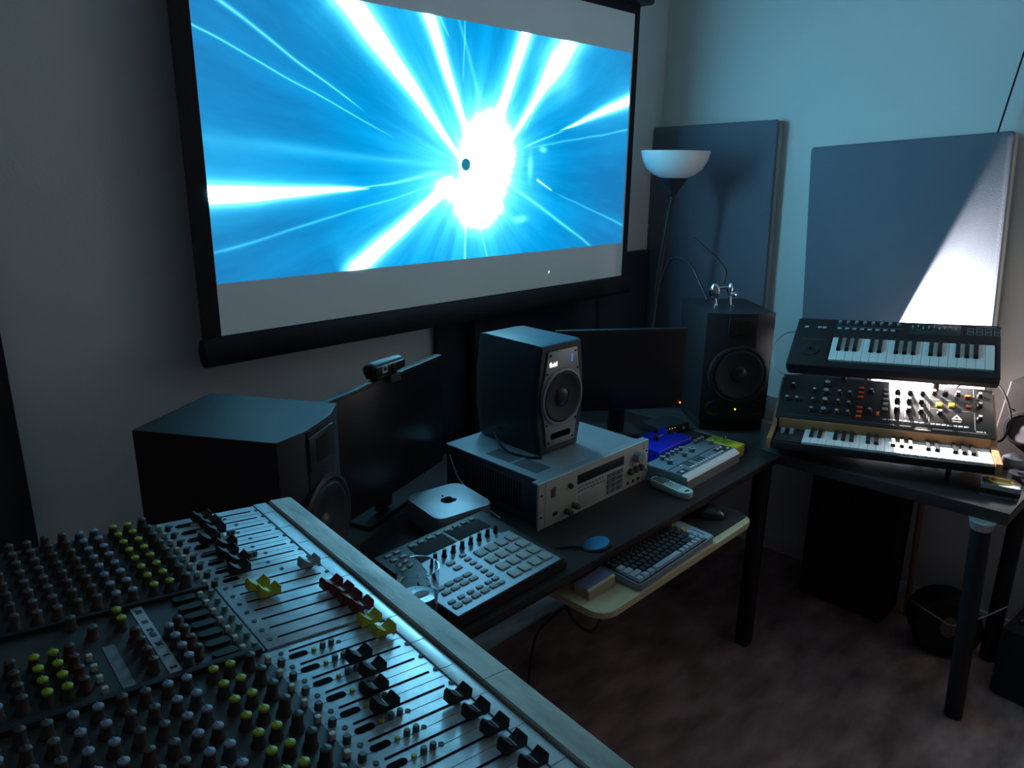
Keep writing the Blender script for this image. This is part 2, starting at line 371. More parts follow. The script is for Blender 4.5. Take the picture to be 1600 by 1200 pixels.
# ------------------------------------------------------------------ panels on the walls
def cushion_panel(w, h, d, sag=.006):
    b = MB(); b.box((0, -d, 0), (w, 0, h), .012, 3)
    return b
def wall_panel(name, label, M, w, h, d, fm, sm):
    t = thing(name, label, 'acoustic panel', M)
    nb = 14; b = MB()
    def ring(y, ins):
        r = rrect(ins, w-ins, ins, h-ins, .012, 4)
        return [V3((x, y, z)) for x, z in r]
    b.loft([ring(-d+.016, 0), ring(-d+.004, .004), ring(-d, .014)], cap0=True)
    b.build('fabric_cover', fm, t)
    MB().box((.004, -d+.015, .004), (w-.004, 0, h-.004)).build('side_frame', sm, t)
    return t
# local x runs to the right as seen from the room, local -y towards the room, local z up
MA = Matrix(((0, 1, 0), (-1, 0, 0), (0, 0, 1))).to_4x4()
MAm = MA.copy(); MAm.translation = (XW-.006, 2.045, .66)
wall_panel('acoustic_panel', 'tall grey-blue fabric wall panel in the corner behind the floor lamp', MAm @ RY(-1.6), .612, 1.198, .056, fabric_m, cream_m)
MB_ = MA.copy(); MB_.translation = (XW, 1.3, .0)
Mp = MA.copy(); Mp.translation = (XW-.017, 1.225, .578)
wall_panel('acoustic_panel', 'crooked grey-blue fabric wall panel half lit by white light above the keyboards', Mp @ RY(-4.0), .676, 1.19, .08, fabric_m, cream_m)
o = MB().tube([(XW-.02, .575, 2.70), (XW-.03, .630, 2.30), (XW-.035, .668, 2.024), (XW-.045, .695, 1.80)], .0028, 6, 3).build('hanging_cord', blkmat_m)
tag(o, 'thin black cord running up from the top of the crooked wall panel', 'cord')
# dark boards below the screen
t = thing('acoustic_panel', 'narrow dark board on the wall below the screen, left of the black post', 'acoustic panel', T((1.69, YW-.024, .45)))
MB().box((0, 0, 0), (.155, .02, .85), .003).build('board_face', dkfab_m, t)
t = thing('acoustic_panel', 'wide dark board on the wall below the screen, behind the grey-faced speaker', 'acoustic panel', T((1.860, YW-.034, .45)))
MB().box((0, 0, 0), (1.13, .03, .86), .003).build('board_face', dkfab_m, t)
o = MB().box((1.832, YW-.075, 0), (1.880, YW-.033, 1.30), .004).build('post', blkmat_m)
tag(o, 'upright black post below the screen between two dark boards', 'post')

# ------------------------------------------------------------------ desks
md = thing('desk', 'long black-brown desk along the screen wall carrying the rack unit', 'desk', T((1.33, 1.4, 0)))
iv = T((-1.33, -1.4, 0))
MB().box((.33, 1.003, .724), (2.335, 1.80, .75), .003, M=iv).build('desk_top', desk_m, md)
for x, y in ((2.312, 1.05), (2.29, 1.74), (.38, 1.74), (.72, 1.30)):
    MB().box((x-.024, y-.024, 0), (x+.024, y+.024, .7238), .004, M=iv).build('leg', black_m, md)
MB().box((1.98, 1.10, .640), (1.995, 1.75, .723), M=iv).build('tray_rail', black_m, md)
MB().box((1.19, 1.10, .640), (1.205, 1.75, .723), M=iv).build('tray_rail', black_m, md)
MB().box((.75, 1.72, .35), (2.29, 1.738, .717), M=iv).build('back_board', desk_m, md)
rd = thing('desk', 'black-brown desk along the right wall under the two keyboards', 'desk', T((2.70, .95, 0)) @ RZ(0))
iv = T((-2.70, -.95, 0))
poly = [(2.374, .341), (3.05, .322), (3.05, .535), (2.958, .54), (2.958, 1.79), (2.341, 1.79), (2.341, 1.003), ]
MB().prism(poly, .712, .7500, iv, .002).build('desk_top', mat('glossy_black_brown_laminate', (.055, .045, .045), .26, spec=.55, noise=.12, scale=6, stretch=(3, .2, 1)), rd)
MB().box((2.395, .40, .66), (2.94, .42, .711), M=iv).build('apron', desk_m, rd)
b = MB(); b.cyl((2.374, .401, .69), (2.446, .385, 0), .0265, n=24); bmesh.ops.transform(b.bm, matrix=iv, verts=b.bm.verts); lg = b.build('leg', black_m, rd)
b = MB(); b.cyl((2.372, .401, .713), (2.3745, .401, .685), .036, .029, n=24); bmesh.ops.transform(b.bm, matrix=iv, verts=b.bm.verts); o = b.build('mounting_ring', steel_m, lg)
for x, y in ((2.86, .385), (2.92, 1.70), (2.40, 1.70)):
    b = MB(); b.cyl((x, y, .713), (x, y, 0), .0265, n=24); bmesh.ops.transform(b.bm, matrix=iv, verts=b.bm.verts); b.build('leg', black_m, rd)
# keyboard tray
tray = MB().prism(rrect(1.225, 1.955, .893, 1.32, .045, 8), .667, .685, bev=.004).build('keyboard_tray', bamboo_m)
tag(tray, 'pale bamboo keyboard tray with rounded corners pulled out below the long desk', 'keyboard tray')
o = MB().prism(rrect(1.52, 1.948, .916, 1.25, .012, 5), .6852, .6882).build('mouse_pad', blkmat_m)
tag(o, 'black mouse pad on the bamboo tray under the mouse', 'mouse pad')

# ------------------------------------------------------------------ studio speakers with cut corners (left and right)
def cut_speaker(label, M, led=True):
    W, H, D = .252, .40, .30
    t = thing('studio_monitor', label, 'speaker', M, None)
    # cabinet: front folded into three upright facets
    b = MB(); b.prism([(-.128, D), (.122, D), (.125, 0), (.054, -.020), (-.054, -.020), (-.125, 0)], 0, H, bev=.0012); b.build('cabinet', vinyl_m, t, ang=20)
    MB().box((-.052, -.0225, .004), (.052, -.0195, H-.004), .0008).build('front_baffle', blkmat_m, t)
    wz = .178; w = T((0, -.0225, wz)) @ RX(90)
    b = MB(); b.lathe([(.108, -.021), (.108, .006), (.100, .009), (.094, .006), (.094, -.004)], w, 40); b.build('woofer_rim', black_m, t)
    b = MB(); b.lathe([(.094, .004), (.088, .0105), (.080, .0105), (.074, .0065), (.034, .0010), (.030, .0010)], w, 40); wf = b.build('woofer', cone_m, t)
    b = MB(); b.lathe([(.030, .0010), (.026, .0045), (.012, .0080), (.0005, .0090)], w, 24); b.build('dust_cap', rubber_m, wf)
    MB().box((-.052, -.027, .315), (.052, -.021, .385), .003).build('tweeter_plate', black_m, t)
    b = MB()
    for k in range(9): b.box((-.026+k*.006, -.0285, .325), (-.0235+k*.006, -.0265, .375))
    b.build('tweeter_grille', mat('dim_copper', (.05, .028, .016), .5, noise=.1), t)
    for s in (-1, 1):
        b = MB(); b.lathe([(.030, -.016), (.028, .004), (.022, .002), (.020, .0006), (.0005, .0006)], T((s*.078, -.0165, .048)) @ RX(90), 28); b.build('bass_port', rubber_m, t)
    if led: b = MB(); b.cyl((0, -.0215, .047), (0, -.026, .047), .0028, n=12); b.build('power_light', grnled_m, t)
    return t
yl = 32.0
e = V3((math.cos(R(yl)), math.sin(R(yl)), 0)); cl = V3((.717, 1.262, .79))
cut_speaker('large black studio speaker at the left end of the desk beside the mixing console', T(cl) @ RZ(yl), False)
yr = -41.5
cut_speaker('large black studio speaker on the right side, chrome clip lamp on its top', T((2.445, 1.252, .79)) @ RZ(yr))
for cx, cy, yw, lb in ((.717, 1.262, yl, 'black foam pad under the left studio speaker'), (2.445, 1.252, yr, 'black foam pad under the right studio speaker')):
    o = MB().box((-.12, .005, -.0395), (.12, .285, -.0005), .004).build('speaker_pad', blkmat_m, M=T((cx, cy, .79)) @ RZ(yw)); tag(o, lb, 'speaker pad')

# ------------------------------------------------------------------ grey-faced speaker on the rack unit
fs = thing('studio_monitor', 'grey-faced studio speaker with a glowing logo standing on the rack unit', 'speaker', T((1.565, 1.335, .8835)) @ RZ(-1.0))
Wm, H = .196, .322
def outl(k=0., inx=0.):
    P = [(-.082, 0), (.082, 0), (.098, .10), (.098, .215), (.084, H), (-.084, H), (-.098, .215), (-.098, .10)]
    return [(x*(1-k), H/2+(z-H/2)*(1-inx)) for x, z in P]
b = MB(); b.loft([[V3((x, y, z)) for x, z in outl(k, i)] for y, k, i in ((.262, .10, .035), (.235, .03, .0), (.02, .0, .0), (.004, .02, .012), (0, .05, .03))]); 
b.build('cabinet', spk_m, fs, ang=30)
fp = [(-.060, .022), (.060, .022), (.068, .09), (.084, .14), (.084, .195), (.070, .235), (.060, .303), (-.060, .303), (-.070, .235), (-.084, .195), (-.084, .14), (-.068, .09)]
MB().prism(fp, 0, .0045, RX(90), .001).build('front_plate', baffle_m, fs)
w = T((0, -.0045, .164)) @ RX(90)
b = MB(); b.lathe([(.086, -.001), (.084, .006), (.078, .007), (.074, .001)], w, 48); b.build('woofer_rim', baffle_m, fs)
b = MB(); b.lathe([(.078, .0020), (.071, .0060), (.063, .0050), (.058, .0032), (.030, .0008), (.0005, .0008)], w, 48); wf = b.build('woofer', cone_m, fs)
b = MB(); b.lathe([(.027, .0015), (.022, .006), (.012, .0075), (.0005, .008)], w, 24); b.lathe([(.031, .0008), (.030, .003), (.028, .003), (.027, .0008)], w, 24); b.build('tweeter', rubber_m, wf)
MB().prism(slotpoly(0, .050, .088, .019), 0, .0052, RX(90)).build('bass_slot', hole_m, fs)
for x, z in ((-.052, .292), (.052, .292), (-.064, .24), (.064, .24), (-.062, .088), (.062, .088), (-.052, .032), (.052, .032)):
    b = MB(); b.cyl((x, -.0045, z), (x, -.0065, z), .0032, n=12); b.build('screw', hole_m, fs)
text('fluid', .019, whiteled_m, fs, T((-.040, -.0055, .265)) @ RX(90), 'glowing_logo', bold=.0005)
MB().box((.034, -.0062, .262), (.042, -.0046, .286), .001).build('light_window', blueled_m, fs)
# ------------------------------------------------------------------ rack unit
rk = thing('rack_sampler', 'beige-faced rack mount audio unit with a grey steel lid on the desk', 'rack unit', T((1.335, 1.205, .75)))
MB().box((.026, .004, .0005), (.470, .398, .1275), .002).build('case', racks_m, rk)
lid = MB().box((.024, .0245, .1272), (.472, .40, .1325), .0015).build('lid', racktop_m, rk)
b = MB()
for i in range(9):
    for j in range(2): b.box((.055+i*.0065, .055+j*.105, .1323), (.0575+i*.0065, .15+j*.105, .1331))
b.build('vent_slots', hole_m, rk)
b = MB()
for i in range(22): b.box((.0252, .09+i*.0105, .02), (.0262, .094+i*.0105, .105))
b.build('side_vents', hole_m, rk)
MB().box((-.001, -.003, 0), (.497, .004, .1335), .001).build('face_plate', ivory_m, rk)
MB().box((.0, .0042, .1275), (.496, .0235, .1335), .0005).build('top_flange', racktop_m, rk)
for x in (.025, .471): MB().box((x, -.0036, .002), (x+.0012, -.0028, .131)).build('face_groove', stick_m, rk)
MB().box((.157, -.0042, .086), (.372, -.0028, .114), .0008).build('display', screenoff_m, rk)
MB().box((.048, -.0045, .080), (.066, -.0028, .108), .001).build('power_switch', brn_m, rk)
def fknob(x, z, r, h, mt, nm='knob'):
    b = MB(); b.lathe([(r, 0), (r, h*.8), (r*.85, h), (.0005, h)], T((x, -.003, z)) @ RX(90), 24, True, False); b.build(nm, mt, rk)
fknob(.124, .094, .0075, .010, ink_m); fknob(.436, .094, .0175, .019, greyc_m, 'jog_dial')
for x in (.404, .430, .456): fknob(x, .0535-(.0 if x != .43 else -.001), .0105, .013, brn_m)
fknob(.112, .022, .0085, .022, brn_m, 'jack_plug'); fknob(.142, .030, .0085, .022, brn_m, 'jack_plug')
MB().prism(slotpoly(.066, .029, .020, .010), 0, .0012, T((0, -.003, 0)) @ RX(90)).build('headphone_socket', hole_m, rk)
for x in (.396, .423, .449): MB().box((x-.0035, -.006, .014), (x+.0035, -.0028, .022), .0008).build('toggle', hole_m, rk)
bm_ = MB().box((-.0032, -.003, -.0022), (.0032, 0, .0022), .0006).mesh('button', greyc_m)
bmd = MB().box((-.011, -.003, -.0065), (.011, 0, .0065), .0008).mesh('button', mat('taupe_button', (.13, .13, .125), .5, noise=.06, scale=30))
for i in range(9): inst(bm_, 'button', rk, (.165+i*.0142, -.003, .064))
for i in range(8): inst(bm_, 'button', rk, (.168+i*.0152, -.003, .075))
for i in range(3):
    for j in range(4): inst(bmd, 'button', rk, (.305+i*.0255, -.003, .020+j*.0165))
MB().box((.164, -.0034, .008), (.285, -.0028, .054), .0005).build('disk_door', mat('rack_door', (.36, .355, .32), .5, noise=.06, scale=20), rk)
for x in (.010, .487):
    for z in (.035, .098): MB().prism(slotpoly(x, z, .009, .0045), 0, .0006, T((0, -.003, 0)) @ RX(90)).build('rack_slot', hole_m, rk)
b = MB(); b.tube([(1.475, 1.52, .92), (1.44, 1.46, .905), (1.438, 1.42, .888), (1.447, 1.375, .887), (1.452, 1.345, .887), (1.475, 1.322, .887)], .0034, 8)
o = b.build('power_cable', black_m); tag(o, 'glossy black cable looping on the rack lid beside the speaker', 'cable')

# ------------------------------------------------------------------ flat displays
def display(label, pl, pr, ztop, zbot, thick, foot, name='computer_monitor'):
    pl = V3(pl); pr = V3(pr); d = pr-pl; w = d.length; yaw = math.degrees(math.atan2(d.y, d.x))
    t = thing(name, label, 'monitor', T((pl.x, pl.y, zbot)) @ RZ(yaw)); h = ztop-zbot
    MB().box((0, 0, 0), (w, thick, h), .002).build('housing', black_m, t)
    MB().box((.008, -.0012, .012), (w-.008, .0005, h-.008), .0004).build('screen', screenoff_m, t)
    MB().box((w/2-.03, thick, .02-zbot+.75), (w/2+.03, thick+.02, h*.5), .003).build('stand_neck', black_m, t)
    MB().box((w/2-.10, thick-.015, .7505-zbot), (w/2+.10, thick+.13, .762-zbot), .004).build('stand_base', blkmat_m, t)
    return t, w, h
t1, w1, h1 = display('large switched-off monitor with a webcam clipped on top', (.857, 1.45, 0), (1.368, 1.626, 0), 1.15, .818, .022, True)
t2, w2, h2 = display('switched-off monitor between the grey-faced speaker and the right studio speaker', (1.862, 1.616, 0), (2.235, 1.34, 0), 1.15, .862, .020, True)
b = MB(); b.cyl((w2-.008, -.001, .020), (w2-.008, -.004, .020), .0028, n=12); b.build('power_light', redled_m, t2)
# webcam
wc = thing('webcam', 'black webcam with a small white sticker clipped on the left monitor', 'webcam', T((1.105, 1.540, 1.178)) @ RZ(14))
b = MB()
def wr(x, k): return [V3((x, .0+.021*k*math.cos(a), .002+.0185*k*math.sin(a)*1.1)) for a in [2*math.pi*i/20 for i in range(20)]]
b.loft([wr(-.070, .55), wr(-.067, .82), wr(-.061, .97), wr(-.055, 1), wr(.045, 1), wr(.051, .97), wr(.057, .82), wr(.060, .55)]); b.build('body', black_m, wc)
MB().box((-.062, -.024, -.008), (.052, -.018, .014), .003).build('glossy_face', screenoff_m, wc)
b = MB(); b.lathe([(.0125, 0), (.0125, .005), (.009, .006), (.007, .003), (.001, .003)], T((.008, -.024, .003)) @ RX(90), 24); b.build('lens', rubber_m, wc)
MB().box((-.040, -.0247, -.006), (-.021, -.0238, .013), .0003).build('sticker', printw_m, wc)
MB().box((-.0365, -.0251, .0), (-.0245, -.0244, .010), .0003).build('sticker_mark', ink_m, wc)
MB().box((-.045, -.010, -.0275), (.035, .030, -.017), .002).build('clip', black_m, wc)
MB().box((-.005, -.022, -.040), (.035, -.017, -.018), .001).build('clip_lip', mat('clip_grey', (.05, .045, .045), .5, noise=.05), wc)

# ------------------------------------------------------------------ floor lamp
fl = thing('floor_lamp', 'black floor lamp with a white glass bowl in the corner', 'floor lamp', T((2.66, 1.80, 0)))
Lb = V3((2.715, 1.748, 1.748)); P0 = V3((2.66, 1.80, .02)); iv = T((-2.66, -1.80, 0))
tl = T(Lb-V3((2.66, 1.80, 0)))
b = MB(); b.lathe([(.055, -.105), (.085, -.093), (.112, -.070), (.130, -.038), (.139, -.004), (.1395, 0), (.136, 0), (.127, -.036), (.109, -.066), (.083, -.088), (.05, -.099)], tl, 48); b.build('lamp_shade', opal_m, fl)
b = MB(); b.lathe([(.004, -.101), (.052, -.103), (.056, -.110), (.034, -.140), (.016, -.165), (.009, -.185), (.001, -.186)], tl, 32); b.build('shade_holder', black_m, fl)
b = MB(); b.tube([iv @ P0, iv @ V3((2.672, 1.785, .9)), iv @ V3((2.695, 1.765, 1.35)), iv @ (Lb-V3((0, 0, .18)))], .0105, 12); b.build('pole', black_m, fl)
b = MB(); b.lathe([(.001, 0), (.125, 0), (.125, .012), (.02, .026), (.001, .026)], Matrix(), 40); b.build('base', black_m, fl)
# gooseneck clip lamp on top of the right speaker
gl = thing('clip_lamp', 'small chrome clip lamp with a black gooseneck on top of the right speaker', 'lamp', T((2.50, 1.36, 1.19)))
iv = T((-2.50, -1.36, -1.19))
def TB(pts, r, n=10): 
    b = MB(); b.tube([iv @ V3(p) for p in pts], r, n); return b
TB([(2.53, 1.52, 1.425), (2.53, 1.44, 1.375), (2.528, 1.40, 1.345), (2.52, 1.37, 1.315), (2.51, 1.37, 1.275)], .0055).build('gooseneck', black_m, gl)
TB([(2.62, 1.72, 1.21), (2.60, 1.66, 1.33), (2.56, 1.55, 1.325), (2.53, 1.48, 1.26), (2.51, 1.43, 1.205)], .0050).build('cable', black_m, gl)
b = MB()
for (x, y, z, s, a) in ((2.475, 1.385, 1.225, 1, 10), (2.515, 1.345, 1.235, .8, -30)):
    Mx = iv @ T((x, y, z)) @ RZ(a)
    b.ball((0, 0, .022), .020*s, (.6, 1, 1.5), 16, Mx)
    b.cyl(Mx @ V3((0, 0, .012)), Mx @ V3((0, -.012, -.034)), .007*s, .004, 12)
b.ball((.01, -.035, .050), .012, (1.5, 1, .8), 14); b.cyl((-.025, .02, .07), (.015, -.02, .075), .006, .005, 12)
b.build('chrome_clamp', chrome_m, gl)
b = MB(); b.cyl((-.028, .012, .0005), (-.028, .012, .008), .008, n=16); b.cyl((.018, -.028, .0005), (.018, -.028, .008), .008, n=16); b.build('clamp_feet', chrome_m, gl)

# ------------------------------------------------------------------ mini computer, controller, cup
mm = thing('mini_computer', 'small silver square computer with a black apple logo on top', 'computer', T((1.205, 1.413, .7505)) @ RZ(-8))
MB().prism(rrect(-.088, .088, -.088, .088, .026, 8), .004, .062, bev=.003).build('case', alu_m, mm)
b = MB(); b.lathe([(.001, 0), (.078, 0), (.078, .0045), (.001, .0045)], None, 40); b.build('base', hole_m, mm)
ap = []
for i in range(40):     # fruit outline with a bite
    a = 2*math.pi*i/40; r = .021*(1+.06*math.cos(2*a)); x = r*math.cos(a)*1.02; y = r*math.sin(a)*1.0
    if abs(a-math.pi/2) < .28: y -= .004*(1-abs(a-math.pi/2)/.28)
    if abs(a-3*math.pi/2) < .28: y += .003*(1-abs(a-3*math.pi/2)/.28)
    d = math.hypot(x-.027, y-.003)
    if d < .0115: x = .027-(.0115**2-(y-.003)**2)**.5 if abs(y-.003) < .0115 else x
    ap.append((x, y))
MB().prism(ap, .0618, .0624).build('logo', hole_m, mm, RZ(10))
MB().prism([(0, 0), (.005, .002), (.008, .007), (.009, .012), (.004, .010), (.001, .006)], .0618, .0624, T((.0, .023, 0))).build('logo_leaf', hole_m, mm, RZ(10))

ctl = thing('pad_controller', 'black and silver drum pad controller with sixteen grey pads', 'drum machine', frame((.892, 1.022, .782), 1.2, 0, 4.5))
b = MB(); b.loft([[V3((x, -.006, -.028)), V3((x, .280, -.049)), V3((x, .288, -.012)), V3((x, -.006, -.012))] for x in (-.004, .352)]); b.build('base', blkmat_m, ctl)
MB().prism(rrect(-.002, .350, -.004, .286, .008, 4), -.012, .0).build('housing', black_m, ctl)
b = MB(); b.prism([(.0, -.002), (.330, -.002), (.334, .006), (.330, .168), (.305, .172), (.300, .205), (.29, .212), (.085, .212), (.078, .205), (.072, .172), (.004, .172), (.0, .165)], -.001, .0016); b.build('top_plate', msil_m, ctl)
for k in range(2): MB().box((.085+k*.118, .214, -.001), (.085+k*.118+.108, .262, .0015), .001).build('display', blkmat_m, ctl)
pm = MB().box((-.0148, -.0128, 0), (.0148, .0128, .0045), .002).mesh('drum_pad', mpad_m)
for i in range(4):
    for j in range(4): inst(pm, 'drum_pad', ctl, (.203+i*.0355, .029+j*.0368, .0014))
km = MB(); km.lathe([(.0068, 0), (.0068, .003), (.0052, .004), (.0050, .019), (.0044, .021), (.0003, .021)], None, 20, True, False); km = km.mesh('knob', black_m)
for i in range(8): inst(km, 'knob', ctl, (.098+i*.0285, .184, .0012))
bmn = MB().box((-.0108, -.0062, 0), (.0108, .0062, .0035), .0014).mesh('button', mbtn_m)
bms = MB().box((-.0085, -.0050, 0), (.0085, .0050, .0035), .0012).mesh('button', mbtn_m)
for i in range(8): inst(bms, 'button', ctl, (.153+.0012*i, .022+i*.0195, .0014))
for i in range(5):
    for j in (.024, .042): inst(bms if j > .03 else bmn, 'button', ctl, (.022+i*.0275, j, .0014))
for i in range(4):
    for j in (.074, .094): inst(bmn, 'button', ctl, (.035+i*.027, j, .0014))
inst(bmn, 'button', ctl, (.118, .128, .0014)); inst(bmn, 'button', ctl, (.118, .152, .0014))
for i in range(8): inst(bms, 'button', ctl, (.098+i*.0285, .270, -.0002))
gb = MB().box((-.0085, -.0050, 0), (.0085, .0050, .0035), .0012).mesh('button', mat('green_button', (.16, .28, .12), .5, emit=(.1, .3, .05), estr=.05, noise=.05))
for i in range(2):
    for j in range(3): inst(gb if (i == 0 and j == 0) else bms, 'button', ctl, (.028+i*.026, .226+j*.022, -.0002))
b = MB(); b.lathe([(.015, 0), (.015, .012), (.013, .014), (.0005, .014)], T((.035, .150, .0014)), 28, True); b.build('encoder_wheel', black_m, ctl)

cup = thing('drinking_glass', 'clear drinking glass with pale drink left in it beside the pad controller', 'glass', T((.832, 1.075, .7505)))
b = MB(); b.lathe([(.001, .0), (.034, 0), (.037, .004), (.0445, .148), (.0450, .150), (.0430, .150), (.0355, .010), (.001, .008)], None, 40); b.build('glass_wall', glass_m, cup)
b = MB(); b.lathe([(.001, .0085), (.0345, .0105), (.0395, .090), (.001, .090)], None, 36); b.build('drink', mat('milky_drink', (.02, .03, .04), .08, noise=.02), cup)
b = MB().ball((.006, -.002, .090), .020, (1, .6, .25), 16); b.build('foam', mat('foam', (.5, .6, .66), .5, noise=.1, scale=60), cup)

# ------------------------------------------------------------------ small things on the desk
o = MB(); o.lathe([(.0005, .0), (.1, 0)], None, 4); o.bm.free()
hm = thing('hand_mirror', 'small oval mirror in a black frame with a thin handle near the desk front edge', 'mirror', T((1.385, 1.045, .7505)) @ RZ(-15))
el = lambda a, b_, n=28: [(a*math.cos(2*math.pi*i/n), b_*math.sin(2*math.pi*i/n)) for i in range(n)]
MB().prism(el(.043, .033), 0, .007, bev=.0015).build('frame', black_m, hm, RY(-6))
MB().prism(el(.037, .028), .007, .0078).build('mirror_face', mat('blue_mirror', (.06, .10, .14), .22, metal=1, noise=.02), hm, RY(-6))
b = MB(); b.tube([(-.040, .004, .005), (-.065, .022, .004), (-.10, .035, .0035)], .0032, 8); b.build('handle', black_m, hm)

bp = thing('effects_pedal', 'bright blue metal effects box with three black knobs behind the rack unit end', 'effects pedal', T((1.962, 1.245, .7505)) @ RZ(1))
b = MB(); b.loft([[V3((0, y, 0)), V3((.205, y, 0)), V3((.205, y, z)), V3((0, y, z))] for y, z in ((0, .034), (.003, .040), (.125, .046), (.126, .045))]); b.build('case', bluep_m, bp)
kb = MB(); kb.lathe([(.0085, 0), (.0085, .009), (.007, .013), (.0004, .013)], None, 20, True); kb = kb.mesh('knob', black_m)
for x, y in ((.088, .070), (.178, .070), (.145, .108), (.045, .108)): inst(kb, 'knob', bp, (x, y, .040+.006*(y-.003)/.122))
b = MB()
for i in range(5): b.box((.115+i*.0075, .078, .0420), (.119+i*.0075, .084, .0441))
b.build('printed_marks', printw_m, bp)

yp = thing('effects_pedal', 'small yellow effects pedal right of the silver bass synthesizer', 'effects pedal', T((2.180, 1.088, .7505)) @ RZ(2))
MB().box((0, 0, 0), (.062, .118, .042), .003).build('case', mat('pedal_yellow', (.62, .46, .02), .45, noise=.15, scale=20), yp)
MB().prism(rrect(.006, .056, .03, .11, .006), .0418, .0424).build('green_graphic', mat('pedal_green', (.20, .30, .02), .5, noise=.5, scale=60), yp)
b = MB(); b.cyl((.033, .06, .042), (.033, .06, .050), .006, n=16); b.cyl((.033, .06, .05), (.035, .058, .060), .0025, n=10); b.build('footswitch', chrome_m, yp)

td = thing('bass_synthesizer', 'small silver bass line synthesizer with clear knobs near the desk front', 'synthesizer', T((1.848, 1.066, .7503)) @ RZ(1.0))
TW, TD = .326, .152
def tdr(x): return [V3((x, 0, 0)), V3((x, TD, 0)), V3((x, TD, .042)), V3((x, .020, .042)), V3((x, .006, .035)), V3((x, 0, .0282))]
b = MB(); b.loft([tdr(0), tdr(TW)]); b.build('case', tdfrt_m, td)
MB().box((.003, .024, 0.0415), (TW-.003, TD-.002, 0.0432), .0006).build('top_panel', tdsil_m, td)
b = MB(); b.loft([[V3((x, .0055, 0.0350)), V3((x, .0215, 0.0430)), V3((x, .0225, 0.0418)), V3((x, .0065, 0.0338))] for x in (0, TW)]); b.loft([[V3((x, .0005, 0.0305)), V3((x, .0062, 0.0355)), V3((x, .0070, 0.0345)), V3((x, .0015, 0.0295))] for x in (0, TW)]); b.build('front_strip', tdwht_m, td)
b = MB(); b.box((-.001, .003, .002), (.0, TD-.002, .040)); b.build('side_panel', tdsil_m, td)
MB().box((.004, .071, 0.0431), (TW-.04, .0735, 0.0438)).build('panel_groove', hole_m, td)
MB().box((TW-.075, .028, 0.0430), (TW-.003, .062, 0.0436)).build('pattern_panel', ink_m, td)
MB().box((.006, .026, 0.0431), (.05, .048, 0.0437)).build('logo_plate', ink_m, td)
MB().box((.020, .032, .0434), (.034, .042, .0442)).build('plate_mark', printw_m, td)
kc = MB(); kc.lathe([(.0085, 0), (.0085, .010), (.0072, .013), (.0004, .013)], None, 20, True); kc = kc.mesh('knob', mat('smoky_clear_knob', (.10, .13, .14), .15, noise=.1, scale=50, coat=.5))
kr = MB(); kr.lathe([(.0078, 0), (.0078, .0006), (.0060, .0010), (.0060, 0)], None, 20); kr = kr.mesh('knob_rim', printw_m)
for x, y, s in ((.064, .132, .9), (.098, .134, .8), (.125, .134, .8), (.150, .134, .8), (.176, .134, .8), (.055, .100, 1.1), (.196, .104, 1.25), (.143, .100, 1.0), (.306, .098, 1.2), (.312, .134, .8), (.290, .134, .8), (.268, .134, .8)):
    k = inst(kc, 'knob', td, T((x, y, 0.0432)) @ Matrix.Diagonal((s, s, 1, 1))); inst(kr, 'knob_rim', k, T((0, 0, .0130)))
tb = MB().box((-.0045, -.0035, 0), (.0045, .0035, .003), .0008).mesh('button', tdwht_m); tk = MB().box((-.0042, -.012, 0), (.0042, .012, .0015), .0004).mesh('printed_key', ink_m)
for i in range(13): inst(tb, 'button', td, (.072+i*.0163, .034, 0.0434))
for i in (0, 1, 3, 4, 5): inst(tk, 'printed_key', td, (.088+i*.0168, .055, 0.0432))
for x, y in ((.06, .062), (.075, .034), (TW-.05, .055), (TW-.03, .055), (TW-.02, .035)): inst(tb, 'button', td, (x, y, 0.0436))

rm = thing('remote_control', 'pale green remote control lying in front of the silver bass synthesizer', 'remote control', T((1.810, 1.098, .7505)) @ RZ(-7))
def rr(z, k): return [V3((x*k, y*(1-(1-k)*.3), z)) for x, y in rrect(-.0225, .0225, -.074, .074, .020, 6)]
b = MB(); b.loft([rr(0, .80), rr(.006, .94), rr(.016, 1.0), rr(.021, .97), rr(.0225, .90)]); b.build('body', rem_m, rm)
rb = MB().prism(slotpoly(0, 0, .009, .0045), 0, .0016).mesh('button', ink_m)
for i in range(3):
    for j in range(6): inst(rb, 'button', rm, (-.012+i*.012, .022+j*.0078, .0223))
rb2 = MB().prism(slotpoly(0, 0, .009, .0045), 0, .0016).mesh('button', greyc_m)
for i in range(3):
    for j in range(4): inst(rb2, 'button', rm, (-.012+i*.012, -.032+j*.0085, .0223))
b = MB(); b.lathe([(.011, 0), (.011, .0015), (.008, .0018), (.007, .0008), (.001, .0008)], T((0, .008, .0223)), 24); b.build('ring_button', greyc_m, rm)
MB().box((-.010, -.062, .0222), (.010, -.054, .0232), .0004).build('brand_patch', ink_m, rm)

ai = thing('audio_interface', 'low black box with a row of tiny amber lights behind the blue effects box', 'audio interface', T((2.185, 1.392, .7505)) @ RZ(-12))
MB().box((0, 0, 0), (.15, .10, .030), .003).build('case', blkmat_m, ai)
lm = MB().box((-.0016, -.0008, -.0016), (.0016, 0, .0016)).mesh('indicator_light', amber_m)
for i in range(6): inst(lm, 'indicator_light', ai, (.012+i*.013, -.0002, .020))
for i in range(3): b = MB(); b.cyl((.105+i*.013, 0, .013), (.105+i*.013, -.008, .013), .0045, n=14); b.build('knob', greyc_m if i == 1 else black_m, ai)

